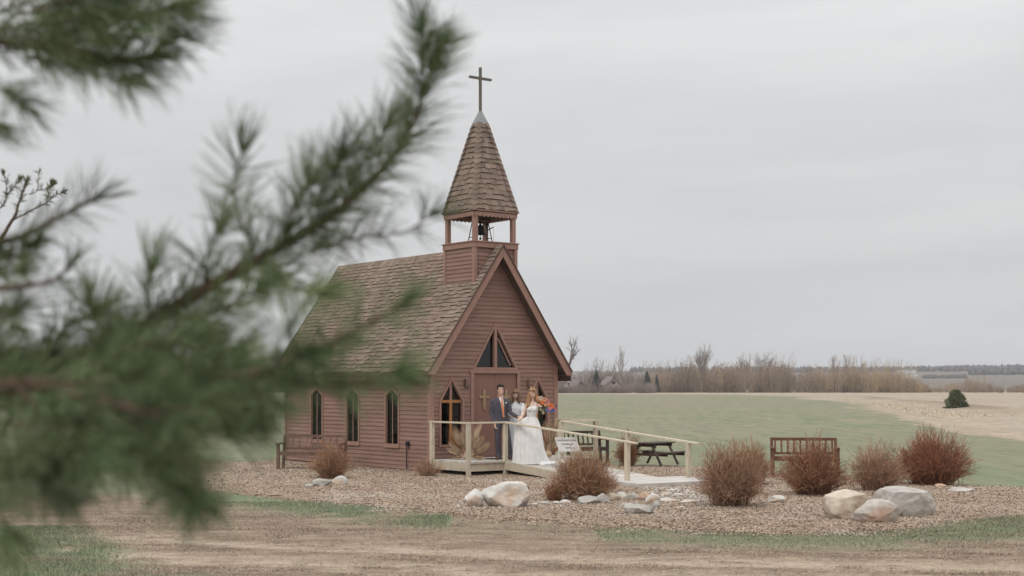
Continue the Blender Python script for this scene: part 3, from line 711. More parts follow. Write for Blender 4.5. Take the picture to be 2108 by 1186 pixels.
# steeple
STB, STT = EZ + .085, 8.74; hb = BW + .035; ht = .13
steeple = None; scx, scy = bcx, bcy
mb = MB(); vs = [(scx + a * hb, scy + b_ * hb, STB) for a, b_ in ((-1,-1),(1,-1),(1,1),(-1,1))] + [(scx + a * ht, scy + b_ * ht, STT) for a, b_ in ((-1,-1),(1,-1),(1,1),(-1,1))]
mb.add(vs, [(3,2,1,0),(4,5,6,7),(0,1,5,4),(1,2,6,5),(2,3,7,6),(3,0,4,7)]); steeple = mb.build('steeple', M['underlay'], chapel)
mb = MB(); r_ = random.Random(11); ncr = 17; cap = MB()
for k in range(4):
    rot = Matrix.Translation((scx, scy, 0)) @ Matrix.Rotation(k * math.pi / 2, 4, 'Z')
    a = Vector((0, -ht, STT)); b = Vector((0, -hb, STB)); dn = (b - a).normalized(); Ls = (b - a).length; nr = Vector((0, -(STT - STB), (hb - ht))).normalized(); nr = Vector((0, -abs(nr.y), abs(nr.z)))
    for c in range(ncr):
        s0 = Ls * c / ncr; s1 = Ls * (c + 1) / ncr + .008
        wd0 = ht + (hb - ht) * s0 / Ls; wd1 = ht + (hb - ht) * min(1, s1 / Ls); x = -wd1 - r_.random() * .1
        while x < wd1:
            wt = r_.uniform(.09, .21); x0 = max(x, -wd1); x1 = min(x + wt, wd1)
            if x1 - x0 > .01:
                th_ = r_.choice((.008, .02, .022)); jag = 0 if r_.random() < .5 else -.03
                q0 = a + dn * s0 + nr * .003; q1 = a + dn * (s1 + jag) + nr * .003
                t0 = max(-wd0, min(wd0, x0)); t1 = max(-wd0, min(wd0, x1))
                vs = [Vector((t0, q0.y, q0.z)), Vector((t1, q0.y, q0.z)), Vector((x1, q1.y, q1.z)) + nr * th_, Vector((x0, q1.y, q1.z)) + nr * th_, Vector((x0, q1.y, q1.z)), Vector((x1, q1.y, q1.z))]
                mb.add([rot @ v for v in vs], [(3,2,1,0), (3,4,5,2)], r_.random())
            x += wt
    # hip caps along the right corner of this face: overlapping scallops
    for c in range(ncr):
        f0 = c / ncr; f1 = (c + 1.15) / ncr
        def corner(f): 
            h = ht + (hb - ht) * f; return Vector((h, -h, STT + (STB - STT) * f))
        p0, p1 = corner(f0), corner(min(1.005, f1)); o_ = Vector((1, -1, 0)).normalized() * .030; wv_ = .10
        vs = [p0 + o_ * .55, p0 + Vector((-wv_, 0, 0)) + Vector((0, -.010, 0)), p1 + Vector((-wv_, -.040, .035)), p1 + o_ * 1.7 + Vector((0, 0, -.03)), p1 + Vector((.040, wv_, .035)), p0 + Vector((.010, wv_, 0))]
        tt = r_.random()
        cap.add([rot @ v for v in vs], [(0,1,2,3), (0,3,4,5)], tt)
mb.build('shingles', M['shingle'], steeple); cap.build('hip_cap', M['shingle'], steeple)
mb = MB(); mb.box((scx - hb - .01, scy - hb - .01, STB - .035), (scx + hb + .01, scy + hb + .01, STB - .001)); mb.build('eave_band', M['trim'], steeple)
mb = MB(); vs = [(scx + a * (ht + .03), scy + b_ * (ht + .03), STT - .05) for a, b_ in ((-1,-1),(1,-1),(1,1),(-1,1))] + [(scx + a * .02, scy + b_ * .02, 9.06) for a, b_ in ((-1,-1),(1,-1),(1,1),(-1,1))]
mb.add(vs, [(3,2,1,0),(4,5,6,7),(0,1,5,4),(1,2,6,5),(2,3,7,6),(3,0,4,7)]); mb.build('metal_cap', M['lead'], steeple)
mb = MB(); mb.box((scx - .030, scy - .030, 8.98), (scx + .030, scy + .030, 10.14)); mb.box((scx - .34, scy - .028, 9.835), (scx - .031, scy + .028, 9.895)); mb.box((scx + .031, scy - .028, 9.835), (scx + .34, scy + .028, 9.895))
mb.build('cross', M['crossmetal'], steeple, bevel=.004)

# ------------------------------------------------------------------ deck, ramp and railing
ramp = empty('entrance_ramp', C0, ANG); tag(ramp, 'pale lumber landing and ramp with railings in front of the chapel doors', 'ramp')
DZ = .34; UA, UB = 1.02, 2.72; VD = 1.60; RL = 3.95
r_ = random.Random(2)
mb = MB(); y = .04
while y < VD - .02:
    mb.box((0, -(y + .132), DZ - .038), (3.86, -y, DZ), r_.random()); y += .138
y = VD + .005
def rz_(v): return DZ + (0.02 - DZ) * (v - VD) / RL
while y < VD + RL - .02:
    y1 = y + .132; z0_, z1_ = rz_(y), rz_(y1)
    vs = [(UA, -y, z0_ - .038), (UB, -y, z0_ - .038), (UB, -y1, z1_ - .038), (UA, -y1, z1_ - .038), (UA, -y, z0_), (UB, -y, z0_), (UB, -y1, z1_), (UA, -y1, z1_)]
    mb.add(vs, [(0,1,2,3),(7,6,5,4),(1,0,4,5),(2,1,5,6),(3,2,6,7),(0,3,7,4)], r_.random()); y += .138
mb.build('decking', M['deck'], ramp)
mb = MB(); jb = DZ - .04
mb.box((0, -VD - .035, jb - .18), (UA - .05, -VD, jb), .7); mb.box((UA + .05, -VD - .035, jb - .18), (UB - .05, -VD, jb), .5); mb.box((UB + .05, -VD - .035, jb - .18), (3.86, -VD, jb), .6)
mb.box((-.036, -VD, jb - .18), (-.001, -.04, jb), .4); mb.box((3.861, -VD, jb - .18), (3.896, -.04, jb), .5)
for u in (UA - .042, UB + .004):
    v0, v1 = VD + .04, VD + RL - .25; 
    vs = [(u, -v0, rz_(v0) - .20), (u + .038, -v0, rz_(v0) - .20), (u + .038, -v1, rz_(v1) - .15), (u, -v1, rz_(v1) - .15), (u, -v0, rz_(v0) - .0), (u + .038, -v0, rz_(v0)), (u + .038, -v1, rz_(v1)), (u, -v1, rz_(v1))]
    mb.add(vs, [(0,1,2,3),(7,6,5,4),(1,0,4,5),(2,1,5,6),(3,2,6,7),(0,3,7,4)], .5)
mb.build('rim_joist', M['lumber'], ramp)
RT = 1.265; W4, W4b = 4.33, 4.43
def rail_z(v, vend, zend): return RT + (zend - RT) * (v - VD) / (vend - VD)
posts = [(-.03, .12, RT), (-.03, VD + .02, RT), (UA, VD + .04, RT), (UB, VD + .04, RT), (3.83, VD + .02, RT), (3.83, .12, RT)]
for u, v, zt in posts:
    mb = MB(); mb.box((u - .045, -v - .045, .0), (u + .045, -v + .045, zt - .04), r_.random()); mb.build('post', M['lumber'], ramp, bevel=.003)
mb_list = [(UA, VD + W4, .94), (UB, VD + W4b, .90), (UB, VD + 2.45, 1.265 - (1.265 - .90) * 2.45 / W4b)]
for u, v, zt in mb_list:
    mb = MB(); mb.box((u - .045, -v - .045, .0), (u + .045, -v + .045, zt - .03), r_.random()); mb.build('post', M['lumber'], ramp, bevel=.003)
def rail(a, b_):
    mb = MB(); mb.bar((a[0], -a[1], a[2] - .019), (b_[0], -b_[1], b_[2] - .019), .095, .038, tone=.8); mb.build('handrail', M['lumber'], ramp, bevel=.003)
rail((-.03, .03, RT), (-.03, VD + .075, RT)); rail((.02, VD + .02, RT), (UA + .05, VD + .02, RT)); rail((UB, VD + .02, RT), (3.88, VD + .02, RT)); rail((3.83, VD - .03, RT), (3.83, .03, RT))
k1 = (.94 - RT) / W4; k2 = (.90 - RT) / W4b
rail((UA, VD + .07, RT), (UA, VD + W4 + .30, RT + k1 * (W4 + .30))); rail((UB, VD + .07, RT), (UB, VD + W4b + .32, RT + k2 * (W4b + .32)))
shade_mb = MB(); shade_mb.box((.06, -VD + .02, -.03), (3.80, -.02, .062)); shade_mb.box((UA + .05, -VD - 2.6, -.03), (UB - .05, -VD + .015, .058)); shade_mb.build('under_deck_shade', M['dark'], ramp)  # near-black sheet added to paint the shade under landing and ramp
mb = MB()
for k in range(5): mb.box((.5 + k * .72, -VD + .05, jb - .16), (.54 + k * .72, -.05, jb - .002))
mb.build('added_shade_joist', M['underlay'], ramp)  # joists put in with a dark colour to deepen the shade under the landing
pad = MB(); 
pv = [W2(.78, VD + RL - .02), W2(2.95, VD + RL - .02), W2(2.95, VD + RL + 1.55), W2(.55, VD + RL + 1.25)]
pad.add([v + Vector((0, 0, .0)) for v in pv] + [v + Vector((0, 0, .105)) for v in pv], [(3,2,1,0),(4,5,6,7),(0,1,5,4),(1,2,6,5),(2,3,7,6),(3,0,4,7)])
tag(pad.build('concrete_pad', M['concrete'], bevel=.01), 'pale concrete slab at the foot of the ramp', 'path', kind='structure')

# ------------------------------------------------------------------ furniture
def bench(name, label, px, Y, rz, wd, mt, group=None, slats=10, h=.88):
    c = P(px, HY, Y); o = empty(name, (c.x, Y, .02), R(rz)); tag(o, label, 'bench', group)
    r_ = random.Random(px); hw = wd / 2
    mb = MB()
    for i in range(5): mb.box((-hw + .04, -.42 + i * .088, .415), (hw - .04, -.42 + i * .088 + .075, .44), r_.random())
    mb.box((-hw + .04, -.445, .34), (hw - .04, -.421, .44), .4); mb.build('seat', mt, o)
    mb = MB(); tilt = .14
    def B(x, z, y=0): return Vector((x, .02 + (z - .42) * tilt / .46 * 1.0 + y, z))
    mb.bar(B(-hw, h - .03), B(hw, h - .03), .035, .07, tone=.6); mb.bar(B(-hw, .50), B(hw, .50), .035, .055, tone=.5)
    for i in range(slats):
        x = -hw + .09 + (wd - .18) * i / (slats - 1); mb.bar(B(x, .53), B(x, h - .066), .045, .016, up=(0, 1, 0), tone=r_.random())
    mb.build('backrest', mt, o)
    for sx_ in (-1, 1):
        x = sx_ * (hw - .01)
        mb = MB(); mb.box((x - .035, -.46, 0), (x + .035, -.39, .62), .5); mb.build('leg', mt, o)
        mb = MB(); mb.bar((x, .0, 0), B(x, h), .065, .055, up=(0, 1, 0), tone=.4); mb.build('leg', mt, o)
        mb = MB(); mb.box((x - .045, -.50, .622), (x + .045, .07, .655), .6); mb.build('armrest', mt, o)
    return o
bench('garden_bench', 'brown slatted bench beside the chapel side wall behind a small shrub', 646, 36.0, -8, 1.62, M['bench'], slats=10, h=.84)
bench('garden_bench', 'reddish brown slatted bench standing among the big russet shrubs', 1655, 33.4, -7, 1.50, M['bench2'], slats=10, h=.86)
bench('garden_bench', 'dark bench seen through the railing beside the white sign', 1198, 38.6, 20, 1.15, M['darkwood'], slats=8, h=.86)
# picnic table
c = P(1356, HY, 37.6); pt = empty('picnic_table', (c.x - .12, 37.6, .03), R(52)); pt.scale = (.80,) * 3; tag(pt, 'dark wooden picnic table on the mulch beyond the ramp', 'picnic table')
mb = MB(); r_ = random.Random(4)
for i in range(5): mb.box((-.75, -.35 + i * .142, .70), (.75, -.35 + i * .142 + .13, .735), r_.random())
mb.build('table_top', M['darkwood'], pt)
for sy_ in (-1, 1):
    mb = MB()
    for k in range(2): mb.box((-.75, sy_ * .70 - .14 + k * .142, .40), (.75, sy_ * .70 - .14 + k * .142 + .13, .435), r_.random())
    mb.build('seat', M['darkwood'], pt)
for x in (-.52, .52):
    for sy_ in (-1, 1):
        mb = MB(); mb.bar((x, sy_ * .22, .70), (x, sy_ * .60, .0), .04, .10, up=(1, 0, 0)); mb.build('leg', M['darkwood'], pt)
    mb = MB(); mb.box((x + .022, -.82, .30), (x + .062, .82, .398)); mb.box((x + .022, -.34, .60), (x + .062, .34, .698)); mb.build('cross_brace', M['darkwood'], pt)

# white sign on an easel
sc_ = P(1165, HY, 31.4); sg = empty('sign', (sc_.x, 31.4, 0), R(10)); tag(sg, 'white lettered board on stakes at the foot of the ramp railing', 'sign')
sh = Matrix(((1, 0, -.33, .31), (0, 1, .12, -.11), (0, 0, 1, 0), (0, 0, 0, 1)))
mb = MB(); mb.box((-.245, 0, .655), (.235, .014, .965), M=sh); board = mb.build('board', M['white'], sg)
mb = MB()
mb.box((-.245, -.008, .945), (.235, -.001, .965), M=sh); mb.box((-.245, -.008, .655), (-.225, -.001, .944), M=sh); mb.box((.215, -.008, .655), (.235, -.001, .944), M=sh); mb.build('edging', M['white'], board)
mb = MB(); r_ = random.Random(9)
for z, x0, x1, hh in ((.885, -.215, .205, .034), (.805, -.14, .12, .030), (.720, -.11, .11, .032)):
    x = x0
    while x < x1:
        wl = r_.uniform(.016, .026)
        if r_.random() > .1:
            k = r_.randrange(3)
            mb.box((x, -.0035, z), (x + .007, -.001, z + hh), M=sh)
            if k != 1: mb.box((x + .0075, -.0035, z + hh - .009), (x + wl - .0045, -.001, z + hh), M=sh)
            if k != 2: mb.box((x + .0075, -.0035, z), (x + wl - .0045, -.001, z + .009), M=sh)
            mb.box((x + wl - .004, -.0035, z), (x + wl, -.001, z + hh), M=sh)
        x += wl + .009
mb.build('lettering', M['ink'], board)
for x in (-.17, .17):
    mb = MB(); mb.bar((x + .06, .04, 0), (x + .0, .02, .95), .03, .02); mb.build('stake', M['white'], sg)

# ------------------------------------------------------------------ rocks
def rock(px, py, wpx, hpx, seed, mt, label, depth=.8, sharp=.35, group='rocks in the mulch bed', flat=0.0, Yoff=0, name='rock', tilt=0, box=0):
    g = G(px, py); Y = g.y; sx_ = wpx / F * Y / 2; h = hpx / F * Y; sy_ = sx_ * depth; sz = h * .57
    bm = bmesh.new(); bmesh.ops.create_icosphere(bm, subdivisions=5 if wpx > 50 else 4, radius=1)
    off = Vector((seed * 3.7, seed * 1.3, seed * 7.1))
    r_ = random.Random(seed); planes = []
    for _ in range(16 if sharp > .2 else 9):
        n_ = Vector((r_.gauss(0, 1), r_.gauss(0, 1), r_.gauss(0, .8))).normalized(); planes.append((n_, r_.uniform(.60, .86)))
    if box: planes = planes[:7] + [(Vector((.05, -.1, 1)).normalized(), box), (Vector((1, -.2, .35)).normalized(), .80), (Vector((-1, -.3, .3)).normalized(), .80), (Vector((0, -1, .1)).normalized(), .75)]
    for v in bm.verts:
        p = v.co.copy()
        for n_, d in planes:
            k = p.dot(n_) - d
            if k > 0: p -= n_ * k * .90
        p *= 1 + .13 * mnoise.noise(p * 1.1 + off) + .045 * mnoise.noise(p * 4 + off) + .026 * mnoise.noise(p * 11 + off)
        v.co = p
    zs_ = [v.co.z for v in bm.verts]; xs_ = [v.co.x for v in bm.verts]
    kx = 2 / (max(xs_) - min(xs_)); kz = 1.0 / max(zs_)
    for v in bm.verts:
        v.co = Vector((v.co.x * kx * sx_, v.co.y * sy_, v.co.z * kz * sz)); 
        v.co.z += v.co.x * tilt
    me = bpy.data.meshes.new(name); bm.to_mesh(me); bm.free()
    o = link(name, me, mt, None, True); o.location = (g.x, Y + sy_ * .8, h - sz + .0); o.rotation_euler = (0, 0, r_.uniform(-.15, .15))
    tag(o, label, 'rock', group); return o
rk_white = rockmat('white_granite', (.60,.575,.54), (.46,.44,.41), (.56,.42,.31))
rk_tan = rockmat('tan_granite', (.56,.485,.40), (.42,.355,.29), (.33,.25,.18))
rk_grey = rockmat('grey_gneiss', (.47,.44,.405), (.33,.305,.28), (.52,.49,.455))
rk_patch = rockmat('patchy_granite', (.50,.46,.42), (.38,.34,.30), (.36,.22,.15), 9)
rk_dark = rockmat('slate_rock', (.43,.415,.38), (.27,.26,.235), (.48,.46,.42))
rk_rust = rockmat('rust_rock', (.52,.37,.27), (.44,.31,.23), (.5,.40,.32))
rock(1045, 1048, 106, 56, 3, rk_white, 'large white boulder with pinkish stains, pointed top, beside a smaller one', .75)
rock(975, 1047, 42, 40, 4, rk_white, 'knee-high white boulder touching the left end of the large white boulder', .9)
rock(1754, 1071, 104, 60, 5, rk_tan, 'large tan boulder with rounded back, left of the grey one', .8, .2, box=.72)
rock(1872, 1066, 132, 62, 6, rk_grey, 'large long grey boulder behind the patchy one', .6, .2, box=.62)
rock(1809, 1077, 104, 48, 7, rk_patch, 'low patchy boulder with rust stains in front of the tan and grey ones', .5, .4)
rock(658, 1004, 46, 18, 8, rk_dark, 'flat slate-coloured rock in front of the shrub by the bench', .7, .4)
rock(697, 1001, 36, 21, 9, rk_white, 'small pale round rock beside the flat slate-coloured one', .8, .2)
rock(636, 1005, 20, 8, 10, rk_dark, 'small low grey-blue stone left of the slate-coloured rock', .8, .2)
srow = [(1122,1041,22,9,rk_grey,'small grey stone at the left end of the stone row'),(1143,1040,18,8,rk_white,'little white stone, second from the left end of the row'),(1164,1040,24,11,rk_white,'small white stone left of the grey pair under the russet shrub'),
        (1197,1033,44,20,rk_tan,'brownish rounded stone behind the blue-grey one'),(1210,1040,44,19,rk_dark,'blue-grey stone in the middle of the row'),(1238,1038,36,22,rk_grey,'leaning grey slab right of the blue-grey stone'),
        (1264,1034,30,18,rk_tan,'tan stone under the right edge of the russet shrub'),(1280,1033,28,20,rk_white,'angular white stone right of the tan one'),(1305,1031,26,15,rk_dark,'dark stone between the angular white and the tan block'),
        (1327,1033,26,21,rk_rust,'orange-tinted stone near the pad'),(1345,1040,32,25,rk_white,'blocky white stone above the long flat rock'),(1315,1062,64,24,rk_dark,'long low grey rock at the front of the bed'),
        (1352,1047,18,16,rk_dark,'small upright dark stone beside the blocky white one'),(1380,1036,50,10,rk_white,'flat white stone right of the blocky one'),(1420,1038,38,9,rk_white,'flat white stone at the foot of the tall shrub'),
        (1372,1022,24,9,rk_tan,'low tan stone below the pad edge'),(1398,1024,22,8,rk_white,'low white stone in the pale scatter below the pad'),(1388,1013,30,6,rk_white,'thin pale slab just below the pad'),
        (1360,1010,20,6,rk_rust,'thin orange slab just below the pad'),(1420,1018,22,7,rk_tan,'small tan stone at the right of the pale scatter'),(1405,1048,14,6,rk_tan,'tiny tan stone near the drive'),
        (1600,1038,38,18,rk_white,'white stone between two tall shrubs'),(1638,1020,10,5,rk_white,'tiny white stone in front of the middle shrub'),(1938,1006,24,10,rk_rust,'small orange rock below the deep red shrub'),(1982,1014,58,10,rk_grey,'long flat grey stone at the right of the bed'),
        (1100,1042,14,6,rk_white,'tiny white stone next to the large white boulder'),(1290,1040,12,5,rk_white,'tiny pale stone in front of the angular one'),(1340,1018,14,6,rk_rust,'tiny rusty stone by the railing post'),(1434,1030,14,6,rk_grey,'tiny grey stone by the tall shrub')]
for i, (px, py, w_, h_, mt, lb) in enumerate(srow): rock(px, py, w_, h_, 20 + i, mt, lb, .8, .4 if i % 2 else .2)
# pebbles, pale scatter
def peb_region(r_, n):
    x = r_.uniform(2.6, 4.3, n); y = r_.uniform(25.6, 29.2, n); return np.column_stack([x, y])
M['pebble'] = mat('pale_pebbles', (.47,.43,.38), (.34,.30,.26), 3, .9, tone=.4)
r2 = np.random.RandomState(44); pv_ = []; pf_ = []; pt_ = []
oc = np.array([(1,0,0),(-1,0,0),(0,1,0),(0,-1,0),(0,0,1),(0,0,-1)], float); of = np.array([(0,2,4),(2,1,4),(1,3,4),(3,0,4),(2,0,5),(1,2,5),(3,1,5),(0,3,5)])
PC = peb_region(r2, 900); extra = np.column_stack([r2.uniform(-1.0, 4, 260), r2.uniform(23.8, 25.6, 260)]); PC = np.vstack([PC, extra[beddist(extra[:,0], extra[:,1]) > 0]])
for k, (x, y) in enumerate(PC):
    s = r2.uniform(.012, .045, 3) * np.array([1.2, 1, .6]); a = r2.rand() * 6
    o_ = oc * s; o_ = np.column_stack([o_[:, 0] * math.cos(a) - o_[:, 1] * math.sin(a), o_[:, 0] * math.sin(a) + o_[:, 1] * math.cos(a), o_[:, 2]])
    pf_.append(of + 6 * k); pv_.append(o_ + np.array([x, y, 0])); pt_ += [r2.rand()] * 8
pv_ = np.vstack(pv_); pv_[:, 2] += np.repeat(bedheight(PC[:, 0], PC[:, 1]), 6) + .005
tag(npmesh('pebbles', pv_, np.vstack(pf_), M['pebble'], tone=pt_), 'pale pebbles scattered below the ramp', 'pebbles', kind='stuff')

# ------------------------------------------------------------------ shrubs
def shrub(px, py, wpx, hpx, seed, mt, label, stems=300, twigs=5, rad=.0030, dens=1.0, up=1.0, depth=1.0):
    g = G(px, py); Y = g.y; W_ = wpx / F * Y / 2; H = hpx / F * Y * .94; r_ = np.random.RandomState(seed)
    n = int(stems * dens * 1.5)
    a = r_.rand(n) * 2 * np.pi; el = r_.rand(n) ** .6      # 0 centre .. 1 rim
    tipr = el * W_ * r_.uniform(.8, 1.06, n)
    lump = 1 + .20 * np.sin(3 * a + seed) + .14 * np.sin(5 * a + 2 * seed); tipr = tipr * (1 + .12 * np.sin(2 * a + seed * 1.7))
    tiph = H * np.sqrt(np.clip(1 - (el * .97) ** 3.0, 0.02, 1)) * r_.uniform(.45, 1.06, n) * lump ** .7
    tip = np.stack([np.cos(a) * tipr, np.sin(a) * tipr * depth, tiph], -1)
    base = np.stack([np.cos(a) * el * W_ * .30 + r_.normal(size=n) * W_ * .12, np.sin(a) * el * W_ * .3 + r_.normal(size=n) * W_ * .12, np.full(n, -.02)], -1)
    K = 5; t = np.linspace(0, 1, K)[None, :, None]
    ctrl = base * .45 + tip * .55; ctrl[:, 2] += H * .12 * up; ctrl[:, :2] *= .82
    Pt = (1 - t) ** 2 * base[:, None] + 2 * t * (1 - t) * ctrl[:, None] + t ** 2 * tip[:, None]
    Pt[:, 1:] += r_.normal(size=Pt[:, 1:].shape) * .020 * (H + .3)
    Rd = np.repeat((rad * 1.5 * (1 - .6 * np.linspace(0, 1, K)))[None], n, 0)
    V1, F1 = tubes_np(Pt, Rd)
    # twigs
    m = n * twigs; idx = np.repeat(np.arange(n), twigs); tt = r_.uniform(.15, .97, m); seg = np.minimum((tt * (K - 1)).astype(int), K - 2); f = tt * (K - 1) - seg
    st = Pt[idx, seg] * (1 - f[:, None]) + Pt[idx, seg + 1] * f[:, None]; dr = Pt[idx, seg + 1] - Pt[idx, seg]; dr /= np.linalg.norm(dr, axis=1, keepdims=True) + 1e-9
    d = dr + r_.normal(size=dr.shape) * .55; d[:, 2] += .22; d /= np.linalg.norm(d, axis=1, keepdims=True)
    ln = H * r_.uniform(.10, .26, m); K2 = 3; t2 = np.linspace(0, 1, K2)[None, :, None]
    P2 = st[:, None] + d[:, None] * ln[:, None, None] * t2; P2[:, 1:] += r_.normal(size=P2[:, 1:].shape) * .018 * (H + .3)
    R2 = np.repeat((rad * (1 - .5 * np.linspace(0, 1, K2)))[None], m, 0)
    V2, F2 = tubes_np(P2, R2)
    tone = np.concatenate([np.repeat(r_.rand(n) * .7, len(F1) // n), np.repeat(r_.rand(m), len(F2) // m)])
    V = np.vstack([V1, V2]); Fc = np.vstack([F1, F2 + len(V1)])
    o = npmesh('shrub', V, Fc, mt, tone=tone); o.location = (g.x, Y + W_ * .55 * depth, float(bedheight(np.array([g.x]), np.array([Y + W_ * .5]))[0])); tag(o, label, 'shrub', 'leafless shrubs in the mulch bed'); return o
shrub(677, 988, 98, 74, 1, M['twig_brown'], 'small orange-brown leafless shrub in front of the bench beside the chapel', 260, 5)
shrub(880, 983, 82, 42, 2, M['twig_pink'], 'low sparse shrub at the left corner of the landing', 120, 4, .003)
shrub(1205, 1034, 170, 108, 3, M['twig_brown'], 'big russet leafless shrub in front of the ramp under the white sign', 420, 6, .0038)
shrub(1142, 1034, 60, 46, 33, M['twig_red'], 'low straggly shrub left of the big russet one before the ramp', 110, 4)
shrub(1512, 1047, 160, 132, 4, M['twig_pink'], 'tall brown leafless shrub just right of the ramp end', 430, 6, .0038)
shrub(1552, 1000, 100, 88, 5, M['twig_brown'], 'brown shrub half hidden behind the tall one left of the reddish bench', 240, 5, .0036)
shrub(1682, 1024, 166, 112, 6, M['twig_red'], 'dense russet leafless shrub in front of the reddish bench', 480, 6, .0038)
shrub(1815, 1015, 152, 100, 7, M['twig_pink'], 'sparse dusty pink shrub behind the tan boulder', 280, 6, .0034)
shrub(1935, 1002, 186, 112, 8, M['twig_deep'], 'large deep red shrub at the right end of the bed', 520, 6, .004)
shrub(1295, 960, 60, 72, 9, M['twig_red'], 'dark reddish shrub behind the picnic table', 160, 5, .0045)
shrub(356, 968, 66, 44, 10, M['twig_pink'], 'small grey twiggy shrub at the left end of the bed', 130, 5, .004)

# ------------------------------------------------------------------ distant vegetation
def bare_tree(px, ytop, Y, wpx, seed, mt, label, name='bare_tree', multi=1, thick=1.0):
    g = P(px, HY, Y); H = CAMZ - (ytop - HY) / F * Y; W_ = wpx / F * Y / 2; r_ = random.Random(seed)
    o = empty(name, (g.x, Y, 0)); tag(o, label, 'tree', 'bare trees along the far treeline')
    tr = MB(); segs = []
    def grow(p, d, ln, rad, lev):
        q = p + d * ln; segs.append((p, q, rad, rad * .65, lev))
        if lev >= 5: return
        for _ in range(2 if lev < 2 else r_.choice((2, 3))):
            nd = (d + Vector((r_.gauss(0, 1), r_.gauss(0, 1), r_.gauss(0, .5))) * (.42 if lev < 3 else .5)); nd.z = abs(nd.z) * .9 + .2; nd.normalize()
            grow(p + d * ln * r_.uniform(.25 if lev else .5, 1), nd, ln * r_.uniform(.66, .86), rad * .62, lev + 1)
    for k in range(multi):
        d = Vector((r_.gauss(0, .16 if multi > 1 else .03), r_.gauss(0, .1), 1)).normalized(); grow(Vector((r_.gauss(0, .2) * (multi > 1), 0, 0)), d, H * .24, H * .016 * thick / (multi ** .3), 0)
    zm = max(s_[1].z for s_ in segs); xm = max(abs(s_[1].x) for s_ in segs); kz = H / zm; kx = W_ / xm
    A = np.array([[tuple(s_[0]), tuple(s_[1])] for s_ in segs]) * np.array([kx, kx, kz]); Rr = np.array([[s_[2], s_[3]] for s_ in segs]); Rr = np.maximum(Rr, .022); lv = np.array([s_[4] for s_ in segs])
    for nm, k in (('trunk', lv <= 1), ('crown', lv > 1)):
        V, Fc = tubes_np(A[k], Rr[k], 3 if nm == 'crown' else 6); npmesh(nm, V, Fc, mt, o)
    return o
M['far_bark'] = mat('far_grey_bark', (.31,.265,.235), (.25,.215,.20), .5, .95)
M['far_twig'] = mat('far_brown_twigs', (.40,.300,.215), (.31,.24,.185), .06, .95, tone=.38, c3=(.43,.325,.205), s3=.03)
M['far_twig2'] = mat('far_grey_twigs', (.35,.275,.225), (.28,.23,.20), .06, .95, tone=.4, c3=(.25,.175,.155), s3=.04)
tl = [(1166,688,440,60,1,2,'tall faint bare tree just right of the chapel eave'),(1232,733,430,26,1,1,'thin spindly bare tree above the dark spruce'),(1277,708,425,30,2,1,'slender bare tree with pale trunk right of the gabled house'),
      (1248,750,450,60,2,1.2,'rounded bare tree behind the gabled house'),(1305,748,445,56,2,1.4,'broad rounded bare tree with arching crown, right of the slender one'),(1372,742,440,70,3,1,'wide bare tree at the left end of the thicket'),
      (1412,735,432,40,2,1,'bare tree immediately left of the tallest one'),(1444,704,428,60,6,1.3,'tallest many-stemmed bare tree above the thicket'),(1484,738,430,40,3,1,'bare tree immediately right of the tallest one'),(1530,732,436,60,4,1,'spreading bare tree over the middle of the thicket'),
      (1578,722,436,64,5,1,'bushy-topped bare tree over the middle of the thicket'),(1622,742,440,36,3,1,'short bare tree right of the bushy-topped one'),(1716,730,445,26,2,1,'first thin bare poplar above the right half of the thicket'),(1745,728,445,24,2,1,'second thin bare poplar above the right half of the thicket'),(1772,736,445,22,2,1,'third thin bare poplar above the right half of the thicket'),
      (1213,752,445,52,3,1,'pinkish bare tree left of the dark spruce'),(1100,730,440,60,3,1,'bare tree partly hidden by the chapel wall'),(540,735,420,80,3,1,'bare tree seen left of the chapel through the pine needles'),(470,745,430,70,3,1,'shorter bare tree left of the chapel behind the pine needles')]
for i, (px, yt, Y, wp, mu, th_, lb) in enumerate(tl): bare_tree(px, yt, Y, wp, 60 + i, M['far_bark'] if i % 3 else M['far_twig2'], lb, multi=mu, thick=th_)
